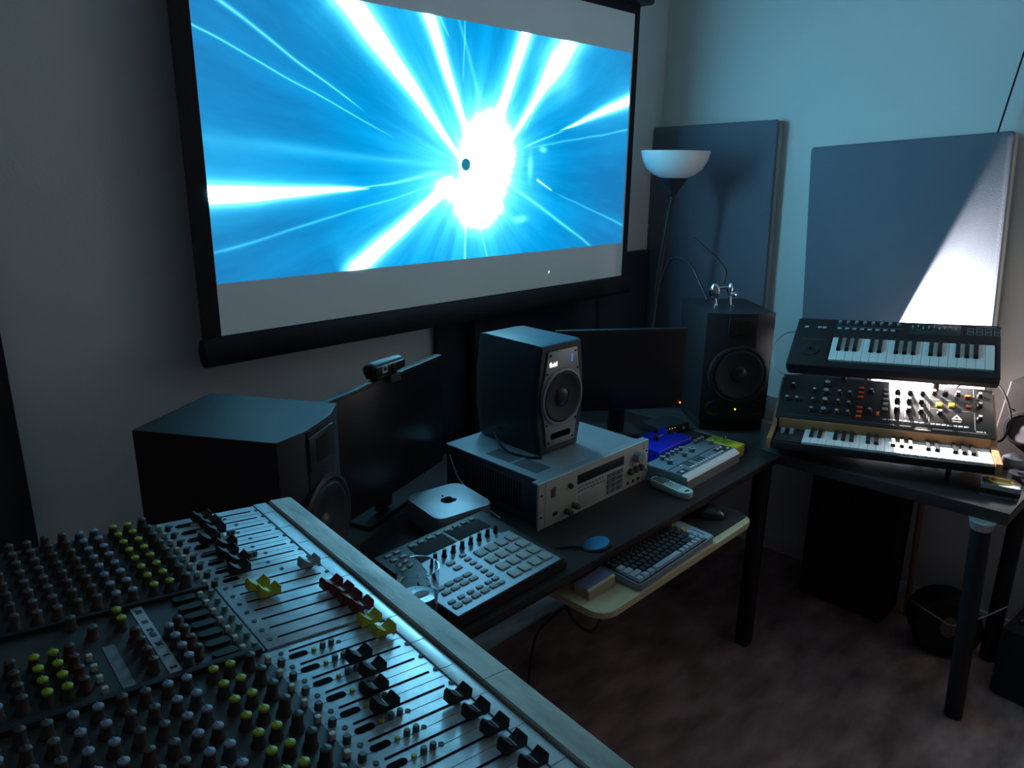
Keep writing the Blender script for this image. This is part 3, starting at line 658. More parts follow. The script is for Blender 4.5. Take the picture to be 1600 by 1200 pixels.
# keyboard, box and mouse on the tray
pk = thing('computer_keyboard', 'compact keyboard with dark and pale blue keys on the bamboo tray', 'keyboard', frame((1.372, .897, .6855), 1.0, 0, 3.0))
b = MB(); b.prism(rrect(0, .362, 0, .128, .010, 6), .0, .019, bev=.0015); b.build('case', kcasel_m, pk)
MB().prism(rrect(.004, .328, .005, .123, .003, 4), .0185, .0196).build('key_well', hole_m, pk)
MB().prism(rrect(.331, .359, .006, .122, .004, 4), .0188, .0194).build('side_trim', mat('pale_trim', (.32, .38, .44), .4, noise=.03), pk)
MB().box((.343, .022, .0192), (.347, .060, .0197)).build('trim_logo', ink_m, pk)
def capmesh(wu, mt):
    u = .0190; w = wu*u-.0012; b = MB(); h = .0085
    q = lambda k, z, dy=0: [V3((-w/2+k, -.0088+k, z)), V3((w/2-k, -.0088+k, z)), V3((w/2-k, .0088-k, z)), V3((-w/2+k, .0088-k, z))]
    b.loft([q(0, 0), q(.0006, .002), q(.0022, h), q(.0032, h+.0006)]); return b.mesh('keycap', mt)
CAPS = {}
def cap(wu, mt, x, row):
    k = (wu, mt.name)
    if k not in CAPS: CAPS[k] = capmesh(wu, mt)
    inst(CAPS[k], 'keycap', pk, (.0055+(x+wu/2)*.0190*1.052, .0165+row*.0193, .0190))
rows = [
    (5, [1]*15+[1], 16), (4, [1]*13+[2, 1], 16), (3, [1.5]+[1]*12+[1.5, 1], 16), (2, [1.75]+[1]*11+[2.25, 1], 16), (1, [2.25]+[1]*10+[1.75, 1, 1], 16), (0, [1.25, 1.25, 1.25, 6.25, 1, 1, 1, 1, 1, 1], 16)]
for row, ws, tot in rows:
    x = 0
    for i, wu in enumerate(ws):
        last = i == len(ws)-1
        if row == 0: mt = kcap_m
        elif last: mt = {5: kyel_m, 4: mbtn_m, 3: kyel_m, 2: kcap_m, 1: kcap_m}[row]
        elif i == 0 and row in (1, 2, 3): mt = kcap_m
        elif row == 1 and i >= len(ws)-2: mt = kcap_m
        else: mt = kdark_m
        if row == 5: mt = mt
        cap(wu, mt, x, row) if row < 6 else None
        x += wu
bx = MB(); bx.loft([[V3((x, y, z)) for x, y, z in ((x0, 0, 0), (x0, .048, 0), (x0, .048, zh), (x0, .006, zh), (x0, 0, zh-.004))] for x0, zh in ((0, .026), (.096, .034))])
o = thing('small_box', 'small wedge-shaped box with a dark blue top at the left of the bamboo tray', 'box', T((1.255, .962, .6855)) @ RZ(-3))
bx.build('body', mat('box_tan', (.42, .34, .22), .5, noise=.08, scale=20), o)
b = MB(); b.loft([[V3((x, y, z)) for x, y, z in ((x0, .0065, zh+.0002), (x0, .0475, zh+.0002), (x0, .0475, zh+.0008), (x0, .0065, zh+.0008))] for x0, zh in ((.001, .026), (.095, .0339))]); b.build('top_label', violet_m, o)
ms = thing('computer_mouse', 'black computer mouse on the dark mat at the right of the tray', 'mouse', T((1.862, 1.0, .6885)) @ RZ(25))
b = MB().ball((0, 0, 0), .5, (.062, .105, .056), 28); bmesh.ops.bisect_plane(b.bm, geom=b.bm.verts[:]+b.bm.edges[:]+b.bm.faces[:], plane_co=(0, 0, 0.0), plane_no=(0, 0, -1), clear_outer=True)
b.build('shell', mat('glossy_black', (.012, .012, .014), .18, noise=.05), ms)
MB().box((-.002, .018, .022), (.002, .034, .0275), .0015).build('scroll_wheel', rubber_m, ms)

# ------------------------------------------------------------------ musical keyboards
def piano_keys(parent, x0, x1, y0, y1, zt, nwhite, start, h=.014, bl=.60, wraise=.008):
    pitch = (x1-x0)/nwhite; gap = .0009
    b = MB(); b.box((gap/2, 0, -h), (pitch-gap/2, y1-y0, 0), .0009, 1); wm = b.mesh('white_key', white_m)
    bw = pitch*.56; L = (y1-y0)*bl; b = MB()
    b.loft([[V3((-bw/2, 0, -.004)), V3((bw/2, 0, -.004)), V3((bw/2, L, -.004)), V3((-bw/2, L, -.004))],
            [V3((-bw/2, 0, .001)), V3((bw/2, 0, .001)), V3((bw/2, L, .001)), V3((-bw/2, L, .001))],
            [V3((-bw/2+.0016, .006, wraise)), V3((bw/2-.0016, .006, wraise)), V3((bw/2-.0016, L, wraise+.001)), V3((-bw/2+.0016, L, wraise+.001))]])
    km = b.mesh('black_key', bkey_m)
    notes = 'CDEFGAB'; i0 = notes.index(start)
    for i in range(nwhite):
        inst(wm, 'white_key', parent, (x0+i*pitch, y0, zt))
        nt = notes[(i0+i) % 7]
        if nt not in 'EB' and i < nwhite-1: inst(km, 'black_key', parent, (x0+(i+1)*pitch, y1-L, zt))
def cyk(r, h, mt, nm='knob', top=None):
    b = MB(); b.lathe([(r, 0), (r, h*.45), (r*.72, h*.55), (r*.68, h), (.0003, h)], None, 18, True); return b.mesh(nm, mt)

# lower: wooden-framed analogue synthesizer
PW = .662
an = thing('analogue_synthesizer', 'wooden-framed analogue synthesizer with a knob-covered panel on the right desk', 'synthesizer', frame((2.2785, 1.0311, .82), -71.44, 2.51, 0))
def body_ring(x): return [V3((x, -.004, -.014)), V3((x, .0, -.030)), V3((x, .36, -.030)), V3((x, .36, .118)), V3((x, .147, .022)), V3((x, .147, -.014))]
b = MB(); b.loft([body_ring(.02), body_ring(PW-.015)]); b.build('chassis', blkmat_m, an)
def cheek(x): return [V3((x, -.010, -.033)), V3((x, .368, -.033)), V3((x, .368, .120)), V3((x, .355, .122)), V3((x, .152, .0275)), V3((x, .135, .008)), V3((x, -.006, .003)), V3((x, -.010, -.004))]
b = MB(); b.loft([cheek(-.002), cheek(.012)]); b.build('wooden_cheek', wood_m, an)
b = MB(); b.loft([cheek(PW-.014), cheek(PW+.004)]); b.build('wooden_cheek', wood_m, an)
b = MB(); b.loft([[V3((x, .138, -.01)), V3((x, .152, -.01)), V3((x, .152, .0305)), V3((x, .142, .0275)), V3((x, .138, .012))] for x in (.018, PW-.014)]); b.build('wooden_rail', wood_m, an)
MB().box((.012, -.010, -.032), (PW-.014, -.003, -.006), .002).build('front_rail', blkmat_m, an)
MB().box((.018, -.002, -.012), (.104, .137, -.003), .001).build('wheel_panel', blkmat_m, an)
for x in (.038, .066):
    b = MB(); b.cyl((x-.006, .098, -.014), (x+.006, .098, -.014), .024, n=28); b.build('control_wheel', mat('pale_wheel', (.22, .24, .27), .4, noise=.05), an)
piano_keys(an, .106, .646, 0, .137, .0, 22, 'C')
PF = T((0, .147, .030)) @ RX(math.degrees(math.atan2(.098, .208)))
pn = MB().box((.004, .002, -.004), (PW-.002, .240, .0015), .001).build('control_panel', mat('synth_panel_black', (.030, .027, .028), .32, spec=.4, noise=.08, scale=20), an, PF)
smk = MB(); smk.lathe([(.0088, 0), (.0088, .004), (.0062, .006), (.0060, .015), (.0003, .015)], None, 20, True); smk = smk.mesh('knob', black_m)
smt = MB(); smt.lathe([(.0055, 0), (.0055, .0008), (.0003, .0009)], None, 18, True); smt = smt.mesh('knob_cap', mat('silver_cap', (.62, .64, .66), .3, metal=.5, noise=.03))
bgk = MB(); bgk.lathe([(.0125, 0), (.0125, .005), (.0092, .007), (.0090, .016), (.0003, .016)], None, 20, True); bgk = bgk.mesh('knob', black_m)
bgt = MB(); bgt.lathe([(.0085, 0), (.0085, .0008), (.0003, .0009)], None, 18, True); bgt = bgt.mesh('knob_cap', MATS['silver_cap'])
small = [(.043, .172), (.030, .097), (.063, .097), (.115, .153), (.115, .099), (.115, .050), (.197, .153), (.197, .103), (.197, .050), (.231, .153), (.231, .098), (.231, .050), (.298, .175), (.298, .072),
         (.380, .190), (.418, .190), (.455, .191), (.490, .197), (.524, .200), (.560, .200), (.380, .146), (.416, .146), (.452, .146), (.380, .097), (.416, .097), (.452, .097), (.507, .097), (.623, .201), (.622, .151), (.620, .087)]
for x, y in small:
    k = inst(smk, 'knob', pn, (x, y, .0015)); inst(smt, 'knob_cap', k, (0, 0, .015))
for x, y in ((.155, .195), (.155, .150), (.155, .100), (.155, .050)):
    k = inst(bgk, 'knob', pn, (x, y, .0015)); inst(bgt, 'knob_cap', k, (0, 0, .016))
orm = MB().box((-.0085, -.0045, 0), (.0085, .0045, .006), .0012).mesh('rocker_switch', oran_m)
for x, y in ((.266, .190), (.266, .165), (.266, .141), (.267, .087), (.267, .064), (.266, .041), (.590, .194), (.590, .142)): inst(orm, 'rocker_switch', pn, (x, y, .0012))
inst(orm, 'rocker_switch', pn, T((.324, .063, .0012)) @ RZ(90))
ym = MB().box((-.0085, -.008, 0), (.0085, .008, .007), .0012).mesh('square_button', yel2_m)
for x, y in ((.505, .138), (.541, .141)): inst(ym, 'square_button', pn, (x, y, .0012))
wm_ = MB().box((-.0085, -.0050, 0), (.0085, .0050, .007), .0012).mesh('rocker_switch', mat('pale_rocker', (.32, .36, .33), .5, noise=.05))
for y in (.191, .167, .141, .117, .091): inst(wm_, 'rocker_switch', pn, (.345, y, .0012))
b = MB()
for x in (.475, .605): b.box((x, .03, .0014), (x+.0015, .235, .0020))
b.box((.475, .166, .0014), (.605, .1672, .0020)); b.box((.475, .118, .0014), (.605, .1192, .0020)); b.box((.03, .018, .0014), (.64, .0192, .0020))
for i in range(6): b.box((.362+i*.0215, .062, .0014), (.363+i*.0215, .205, .0018))
b.build('printed_lines', mat('grey_print', (.16, .16, .16), .6, noise=.03), pn)
sb = MB().box((-.0062, -.0035, 0), (.0062, .0035, .003), .0006).mesh('step_button', greyc_m)
for i in range(16): inst(sb, 'step_button', pn, (.345+i*.0158, .040, .0014))
text('SEQUENCER', .0085, printw_m, pn, T((.458, .010, .0017)), 'lettering'); text('POLY D', .0075, printw_m, pn, T((.622, .026, .0017)), 'lettering')

b = MB(); 
def tri(r): return [(r*math.cos(a), r*math.sin(a)*.9) for a in (R(90), R(210), R(330))]
for (a0, a1) in ((0, 1), (1, 2), (2, 0)):
    P = tri(.016); p, q = V3((*P[a0], 0)), V3((*P[a1], 0)); b.cyl(T((.556, .082, .0022)) @ p, T((.556, .082, .0022)) @ q, .0008, n=6)
    P = tri(.010); p, q = V3((*P[a0], 0)), V3((*P[a1], 0)); b.cyl(T((.556, .082, .0022)) @ p, T((.556, .082, .0022)) @ q, .0006, n=6)
b.build('triangle_logo', printw_m, pn); text('behringer', .0065, printw_m, pn, T((.556, .066, .0017)), 'lettering')

# upper: black compact keyboard
UW = .617
uk = thing('music_keyboard', 'black compact keyboard raised on the stand above the wooden synthesizer', 'keyboard instrument', frame((2.387, 1.051, 1.05), -75.24, 3.78, 26.2))
def ur(x, k=0): return [V3((x, 0+k, -.020)), V3((x, .018+k, -.050+k)), V3((x, .262-k, -.050+k)), V3((x, .268-k, -.030)), V3((x, .266-k, .001-k)), V3((x, .162, .001-k)), V3((x, .158, -.003-k)), V3((x, .036+k, -.003-k)), V3((x, .030+k, .001-k)), V3((x, .004+k, .0-k))]
b = MB(); b.loft([ur(.004, .004), ur(.009), ur(UW-.009), ur(UW-.004, .004)]); b.build('case', mat('keyboard_black', (.018, .015, .018), .42, spec=.25, noise=.08, scale=30), uk)
MB().box((0.004, .002, -.010), (.128, .262, .0022), .003).build('left_panel', blkmat_m, uk)
MB().box((.600, .002, -.010), (UW-.003, .262, .0022), .003).build('end_block', blkmat_m, uk)
MB().box((.128, .162, -.004), (.600, .262, .0024), .002).build('control_panel', blkmat_m, uk)
piano_keys(uk, .131, .598, .036, .158, .0055, 19, 'F', h=.012)
b = MB(); b.lathe([(.030, 0), (.030, .002), (.026, .003), (.012, .0015), (.001, .0015)], T((.068, .088, .0022)), 32); b.build('joystick_dish', black_m, uk)
b = MB(); b.cyl((.068, .088, .002), (.068, .088, .018), .0045, .006, 16); b.build('joystick', black_m, uk)
b = MB(); b.box((.030, .145, .0022), (.110, .1458, .0027)); b.box((.134, .2245, .0024), (.340, .2255, .0030)); b.build('printed_lines', mat('grey_blue_print', (.20, .24, .28), .6, noise=.03), uk)
ub = MB().box((-.0065, -.0040, 0), (.0065, .0040, .004), .001).mesh('button', mat('pale_blue_button', (.40, .50, .56), .45, noise=.03))
for i in range(8): inst(ub, 'button', uk, (.144+i*.0236, .211, .0024))
for x in (.037, .080, .096): inst(ub, 'button', uk, (x, .212, .0022))
ukk = MB(); ukk.lathe([(.0055, 0), (.0055, .006), (.0045, .009), (.0003, .009)], None, 14, True); ukk = ukk.mesh('knob', greyc_m)
for i in range(8): inst(MATS and ukk, 'knob', uk, (.142+i*.026, .246, .0024))
MB().box((.356, .198, .0023), (.505, .256, .0030), .001).build('slider_panel', mat('slider_panel', (.03, .032, .03), .3, noise=.3, scale=60), uk)
us = MB().box((-.0022, -.007, 0), (.0022, .007, .005), .0008).mesh('slider', greyc_m)
for i in range(9): inst(us, 'slider', uk, (.366+i*.0155, .236+.006*math.sin(i*2.1), .003))
b = MB()
for i in range(4):
    for j in range(2):
        x0, y0, w, h = .522+i*.0245, .212+j*.019, .018, .014
        for (a, c, d, f_) in ((x0, y0, x0+w, y0+.0012), (x0, y0+h-.0012, x0+w, y0+h), (x0, y0, x0+.0012, y0+h), (x0+w-.0012, y0, x0+w, y0+h)): b.box((a, c, .0023), (d, f_, .0028))
b.build('printed_squares', mat('grey_blue_print2', (.34, .38, .42), .6, noise=.03), uk)
text('CREATOR', .0065, MATS['grey_blue_print2'], uk, T((.565, .255, .0026)), 'lettering') if False else None
MB().box((.545, .2535, .0023), (.603, .2552, .0026)).build('printed_line', MATS['grey_blue_print2'], uk)

# two-tier stand
st = thing('keyboard_stand', 'black two-tier stand holding the two keyboards on the right desk', 'keyboard stand', T((2.74, .82, .7515)))
iv = T((-2.74, -.82, -.7515)); UKM = uk.matrix_world.copy()
bpy.context.view_layer.update()
KM = frame((2.387, 1.051, 1.05), -75.24, 3.78, 26.2); AM = frame((2.2785, 1.0311, .82), -71.44, 2.51, 0)
for x in (.17, .46):
    p = KM @ V3((x, .245, -.0555)); q = KM @ V3((x, .06, -.0555))
    b = MB(); b.tube([iv @ V3((p.x+.02, p.y+.005, .7515)), iv @ (p+V3((.02, .005, -.03))), iv @ p], .0095, 12, 0); b.build('upright', black_m, st)
    b = MB(); b.tube([iv @ p, iv @ q], .009, 12, 0); arm = b.build('support_arm', black_m, st)
    b = MB(); b.box((x-.022, .036, -.068), (x+.022, .060, -.0505), .002, M=iv @ KM); b.build('rubber_clamp', black_m, arm)
for x in (.12, .54):
    b = MB(); b.box((x-.012, .05, -.045), (x+.012, .34, -.0308), .002, M=iv @ AM); b.build('lower_support', black_m, st)
    for y in (.08, .32):
        p = AM @ V3((x, y, -.044)); b = MB(); b.cyl(iv @ p, iv @ V3((p.x, p.y, .7505)), .008, n=16) if p.z > .7525 else b.box((0, 0, 0), (.001, .001, .001))
        if p.z > .7525: b.build('support_foot', rubber_m, st)
        else: b.bm.free()

# work lamp behind the upper keyboard
LP = V3((2.800, .829, 1.062)); AX = V3((.455, -.856, -.257)).normalized()
wl = thing('work_lamp', 'small work lamp shining from behind the upper keyboard onto the wall panel', 'lamp', T((2.83, .90, .7515)))
iv = T((-2.83, -.90, -.7515))
q = AX.to_track_quat('Z', 'Y').to_matrix().to_4x4(); LM = iv @ T(LP) @ q
b = MB(); b.lathe([(.052, .0), (.050, -.020), (.040, -.042), (.022, -.058), (.001, -.060), (.001, -.058), (.020, -.055), (.038, -.040), (.048, -.019), (.0505, 0)], LM, 36); b.build('lamp_shade', mat('beige_enamel', (.5, .46, .38), .4, noise=.03), wl)
b = MB(); b.ball((0, 0, -.022), .011, (1, 1, 1.3), 16, LM); b.build('bulb', bulb_m, wl)
b = MB(); bk = LP-AX*.058; b.tube([iv @ bk, iv @ (bk+V3((.02, .05, -.06))), iv @ V3((2.86, .93, .90)), iv @ V3((2.83, .90, .76))], .006, 10); b.build('arm', black_m, wl)
b = MB(); b.lathe([(.001, 0), (.055, 0), (.055, .008), (.012, .016), (.001, .016)], None, 28); b.build('base', black_m, wl)
ld = bpy.data.lights.new('work_lamp_light', 'SPOT'); ld.energy = LAMP_POWER*4; ld.color = (1, .94, .88); ld.shadow_soft_size = .010; ld.spot_size = R(178); ld.spot_blend = .05
lo = bpy.data.objects.new('lamp_light', ld); COL.objects.link(lo); lo.parent = wl; lo.matrix_local = iv @ T(LP-AX*.001) @ AX.to_track_quat('-Z', 'Y').to_matrix().to_4x4()

# cables around the keyboards
def cable(name, label, pts, r, mt, cat='cable'):
    b = MB(); b.tube(pts, r, 8, 5); o = b.build(name, mt); return tag(o, label, cat)
KP = lambda x, y, z: tuple(KM @ V3((x, y, z)))
cable('cable', 'thin grey cable looping down from the left end of the upper keyboard', [KP(.012, .20, -.01), KP(-.035, .18, -.01), KP(-.060, .12, -.03), KP(-.035, .04, -.06), KP(.03, .06, -.09), KP(.10, .12, -.10)], .0022, mat('grey_cable', (.30, .34, .36), .4, noise=.05))
cable('cable', 'black cable arching from the right end of the wooden synthesizer panel', [tuple(AM @ V3(p)) for p in ((.53, .366, .10), (.60, .37, .17), (.67, .30, .165), (.705, .24, .08), (.69, .21, .02), (.673, .22, .00))], .0035, black_m)
cable('cable', 'thin black cable crossing the bright gap under the upper keyboard', [tuple(AM @ V3(p)) for p in ((.20, .365, .13), (.28, .39, .15), (.36, .40, .14), (.44, .40, .165), (.50, .39, .15), (.52, .365, .12))], .0018, black_m)

# small speaker, dome, tape measure and clear case at the right end
ss = thing('small_speaker', 'small black speaker with a grey cone at the right edge of the desk', 'speaker', T((2.865, .500, .7502)) @ RZ(-94))
SW, SH, SD = .18, .265, .16
b = MB(); b.loft([[V3((x, y, z)) for x, z in ((.0+k, 0), (SW-k, 0), (SW+.004-k, .10), (SW-.012-k, SH), (.012+k, SH), (-.004+k, .10))] for y, k in ((SD, .012), (.006, 0), (0, .005))]); b.build('cabinet', blkmat_m, ss, ang=20)
w = T((SW/2-.01, -.001, .115)) @ RX(90)
b = MB(); b.lathe([(.062, 0), (.060, .008), (.050, .010), (.046, .004), (.040, .001)], w, 40); b.build('woofer_rim', rubber_m, ss)
b = MB(); b.lathe([(.046, .005), (.020, .0015), (.0005, .003)], w, 40); b.build('woofer', gcone_m, ss)
b = MB(); b.cyl((.030, -.001, .175), (.030, -.003, .175), .0022, n=10); b.build('screw', chrome_m, ss)

dm = thing('metal_dome', 'shiny silver dome-shaped object in front of the small speaker', 'dome', T((2.785, .422, .7502)))
b = MB(); b.lathe([(.030, 0), (.035, .008), (.036, .022), (.031, .036), (.018, .045), (.001, .048)], None, 32, True); b.build('dome', mat('brushed_dome', (.50, .50, .52), .35, metal=.6, noise=.12, scale=30), dm)
tm = thing('tape_measure', 'silver tape measure with a yellow top label at the desk corner', 'tape measure', T((2.505, .398, .7502)) @ RZ(-78) @ Matrix.Scale(1.25, 4))
sh = [(-.040, -.033), (.034, -.033), (.040, -.026), (.042, .012), (.026, .034), (-.024, .036), (-.040, .020)]
MB().prism(sh, 0, .034, bev=.003).build('case', mat('silver_case', (.42, .44, .46), .22, metal=.8, noise=.1, scale=30), tm)
MB().prism(sh, .010, .022, M=Matrix.Diagonal((1.03, 1.03, 1, 1))).build('rubber_band', rubber_m, tm)
lbm = MB().prism(el(.027, .022), .0338, .0354).build('yellow_label', yel2_m, tm)
MB().box((-.018, -.015, .0354), (.016, -.010, .0357)).build('label_stripe', printw_m, lbm)
b = MB()
for i in range(6): b.box((-.020, -.006+i*.0035, .0354), (.020, -.0048+i*.0035, .0357))
b.build('label_print', ink_m, lbm)
cc_ = thing('plastic_case', 'clear plastic case with a lilac insert behind the tape measure', 'case', T((2.690, .374, .7502)) @ RZ(-60))
MB().prism(el(.042, .036), 0, .022).build('clear_shell', glass_m, cc_)
MB().prism(el(.016, .010), .022, .026).build('lilac_insert', purp_m, cc_)

# ------------------------------------------------------------------ under the desks
sw = thing('subwoofer', 'big black box standing on the floor under the right desk', 'subwoofer', T((2.79, 1.0, 0)) @ RZ(-90))
MB().box((-.06, 0, .01), (.27, .17, .57), .006).build('cabinet', blkmat_m, sw)
for x in (-.04, .25):
    for y in (.02, .15): b = MB(); b.cyl((x, y, 0), (x, y, .011), .015, n=14); b.build('foot', rubber_m, sw)
b = MB(); b.tube([(2.94, .685, .0), (2.955, .712, .70)], .011, 12, 0)
tag(b.build('wooden_stick', stick_m), 'thin brown wooden stick leaning upright under the right desk', 'stick')
dr = thing('equipment_drum', 'rounded black case with a pale oval patch on the floor under the right desk', 'case', T((2.80, .53, 0)) @ RZ(-62))
b = MB(); b.lathe([(.001, -.07), (.10, -.07), (.115, -.055), (.115, .055), (.10, .07), (.001, .07)], T((0, 0, .1155)) @ RX(90), 36); b.build('shell', blkmat_m, dr)
MB().prism(el(.028, .040), 0, .002, T((.0, -.0705, .13)) @ RX(90)).build('oval_patch', mat('tan_patch', (.17, .13, .09), .7, noise=.1), dr)
bb = thing('amplifier_box', 'dark box with cables on top standing on the floor at the right edge', 'amplifier', T((2.655, .335, 0)) @ RZ(-96))
MB().box((0, 0, .008), (.42, .30, .25), .006).build('cabinet', blkmat_m, bb)
for x in (.03, .39):
    for y in (.03, .27): b = MB(); b.cyl((x, y, 0), (x, y, .009), .014, n=14); b.build('foot', rubber_m, bb)
cable('cable', 'dark coiled cable lying on the dark box at the right edge', [(2.72, .30, .257), (2.78, .25, .275), (2.80, .18, .26), (2.74, .14, .27), (2.70, .2, .262), (2.73, .27, .258)], .006, rubber_m)
cable('cable', 'thin pale cable crossing in front of the desk leg near the floor', [(2.70, .62, .20), (2.62, .52, .22), (2.55, .45, .25), (2.56, .38, .31), (2.62, .33, .345)], .0022, mat('pale_cable', (.35, .35, .37), .4, noise=.05))
cable('cable', 'pale cable loop hanging under the right desk beside the stick', [(2.62, .66, .708), (2.62, .64, .675), (2.62, .61, .665), (2.62, .57, .69), (2.62, .55, .708)], .004, MATS['pale_cable'])
cable('cable', 'black cable loops hanging below the left end of the bamboo tray', [(1.27, 1.06, .665), (1.27, 1.02, .60), (1.30, .98, .57), (1.35, .99, .60), (1.36, 1.0, .66), (1.33, 1.05, .62), (1.26, 1.08, .58), (1.24, 1.12, .50), (1.25, 1.15, .3), (1.3, 1.2, .02)], .004, rubber_m)
cable('cable', 'thin pale cable running down behind the silver mini computer', [(1.345, 1.57, .86), (1.338, 1.52, .80), (1.318, 1.42, .775), (1.312, 1.36, .762), (1.31, 1.32, .755)], .0020, MATS['pale_cable'])
pc = thing('computer_tower', 'dark computer tower on the floor under the long desk', 'computer', T((.98, 1.12, 0)))
MB().box((0, 0, .012), (.20, .42, .42), .006).build('case', blkmat_m, pc)
MB().box((.01, -.002, .02), (.05, .0, .33), .001).build('front_panel', black_m, pc)
for x in (.02, .18):
    for y in (.03, .39): b = MB(); b.cyl((x, y, 0), (x, y, .0125), .012, n=12); b.build('foot', rubber_m, pc)
o = MB().box((0, 0, 0), (.075, .012, .34), .003).build('board', duskp_m, M=T((1.045, 1.075, .0)) @ RZ(-8)); tag(o, 'narrow dusty pinkish board standing under the desk against the dark tower', 'board')

# ------------------------------------------------------------------ mixing console
MO = V3((.366, 1.0643, 1.1582)); MU = V3((.9921, -.0765, -.0990)).normalized(); MVn = V3((-.0769, -.9968, -.0210)).normalized()
MY = -MVn; MZ = MU.cross(MY).normalized(); MY = MZ.cross(MU).normalized()
MM = Matrix((MU, MY, MZ)).transposed().to_4x4(); MM.translation = MO
mx_ = thing('mixing_console', 'large worn mixing console with silver fader plates and coloured fader caps', 'mixing console', MM)
L0, VE = -.66, .96       # left edge (u) and near edge (v)
def P(lo, hi, bev=0., seg=2): # box from (u,v) coordinates
    return MB().box((lo[0], -hi[1], lo[2]), (hi[0], -lo[1], hi[2]), bev, seg)
P((L0, -.020, -.135), (.150, VE, -.0035), .004).build('body', blkmat_m, mx_)
P((L0+.002, -.018, -.006), (-.0155, VE-.002, 0)).build('knob_panel', panel_m, mx_)
P((-.0155, -.018, -.006), (.132, .2015, 0), .0006).build('fader_plate', plate_m, mx_)
P((-.0105, .2045, -.006), (.132, .3655, .0022), .0010).build('fader_plate', plate_m, mx_)
P((-.0155, .3680, -.006), (.132, VE-.002, .0), .0006).build('fader_plate', plate_m, mx_)
P((.1328, -.020, -.010), (.1545, VE, .0015), .001).build('front_strip', steel_m, mx_)
# armrest, rounded on its outer edge; a joint where two boards meet
def armsec(v): return [V3((u, -v, z)) for u, z in ((.157, -.12), (.157, .004), (.159, .006), (.190, .006), (.1955, .0045), (.1985, .001), (.1995, -.004), (.1995, -.12))]
b = MB(); b.loft([armsec(-.014), armsec(.5455)]); b.build('armrest', arm_m, mx_, ang=22)
b = MB(); b.loft([armsec(.5465), armsec(VE)]); b.build('armrest', arm_m, mx_, ang=22)
# ledges and seams between sections
P((L0+.003, .197, 0), (-.017, .2035, .006), .001).build('section_ledge', blkmat_m, mx_)
P((L0+.003, .360, 0), (-.017, .3690, .007), .001).build('section_ledge', blkmat_m, mx_)
P((-.034, .2055, -.001), (-.0118, .365, .0012), .0004).build('button_strip', mat('sage_panel', (.10, .115, .11), .5, noise=.15), mx_)
ln_m = mat('line_grey', (.12, .14, .17), .5, noise=.05)
cln = MB().box((-.014, -.0002, -.0001), (.130, .0002, .00025)).mesh('channel_line', ln_m)
for v in [.013+.026*i for i in range(7)]+[.3933+.0292*i for i in range(18)]: inst(cln, 'channel_line', mx_, (0, -v, 0))
sln = MB().box((.1335, -.0003, .0012), (.154, .0002, .0018)).mesh('strip_joint', ln_m)
for i in range(16): inst(sln, 'strip_joint', mx_, (0, -(.02+i*.06), 0))
slots = [(.026*i, 0) for i in range(8)]+[(.2157+.0223*i, .0022) for i in range(7)]+[(.3787+.0292*i, 0) for i in range(19)]
b = MB()
for v, z in slots:
    b.prism(slotpoly((.009+.121)/2, -v, .112, .0028), z-.0004, z+.0004)
b.build('fader_slots', hole_m, mx_)
scm = MB(); scm.cyl((0, 0, 0), (0, 0, .0009), .0030, n=14); scm = scm.mesh('screw', ink_m)
for v, z in slots:
    for u in (0.0, .130): inst(scm, 'screw', mx_, (u, -v, z))
# oval recesses beside the faders
ovm = MB().prism(slotpoly(0, 0, .022, .0088), -.0003, .0006).mesh('oval_recess', hole_m)
for v in [.0055+.0268*i for i in range(8)]+[.3905+.0292*i for i in range(19)]: inst(ovm, 'oval_recess', mx_, (.0153, -v, 0))
ovk = MB().prism(slotpoly(0, 0, .028, .012), .0, .0045).mesh('oval_key', mat('dark_oval', (.018, .014, .014), .5, spec=.2, noise=.1))
for v in [.2146+.0222*i for i in range(7)]: inst(ovk, 'oval_key', mx_, (-.051, -v, 0))
# fader caps: saddle with raised ends and a centre line
def cap_mesh(mt):
    pr = [(-.0138, .004), (-.0136, .0145), (-.0108, .0170), (-.0072, .0142), (-.0035, .0112), (0, .0102), (.0035, .0112), (.0072, .0142), (.0108, .0170), (.0136, .0145), (.0138, .004)]
    b = MB()
    b.loft([[V3((u*s, y, z if z > .005 else .0045)) for u, z in pr] for y, s in ((-.0070, 1), (-.0066, 1.02), (.0066, 1.02), (.0070, 1))])
    b.box((-.004, -.001, .0), (.004, .001, .006)); return b.mesh('fader_cap', mt, 25)
cl_m = MB().box((-.0004, -.0066, 0), (.0004, .0066, .0006)).mesh('centre_line', printw_m)
CM = {k: cap_mesh(v) for k, v in dict(k=black_m, g=greyc_m, y=yell_m, r=red_m).items()}
caps = [(0, .0436, 'k'), (.026, .0465, 'k'), (.052, .046, 'k'), (.078, .028, 'k'), (.104, .0423, 'k'), (.130, .034, 'k'), (.156, .0385, 'k'), (.182, .030, 'k')]
caps += [(.2157, .114, 'g'), (.2380, .032, 'y'), (.2603, .037, 'y'), (.2826, .1125, 'r'), (.3049, .1165, 'r'), (.3272, .1155, 'r'), (.3495, .1190, 'r')]
caps += [(.3787, .113, 'y'), (.4079, .115, 'y'), (.4371, .065, 'k'), (.4663, .0655, 'k'), (.4955, .050, 'k'), (.5247, .045, 'k')]
caps += [(.5539+.0292*i, .1165+.001*(i % 3), 'k') for i in range(5)]+[(.6999+.0292*i, .06+.02*(i % 3), 'k') for i in range(8)]
for v, u, k in caps:
    z = .0022 if .205 < v < .365 else 0
    o = inst(CM[k], 'fader_cap', mx_, (u, -v, z)); 
    if k in 'k': inst(cl_m, 'centre_line', o, (0, 0, .0099))
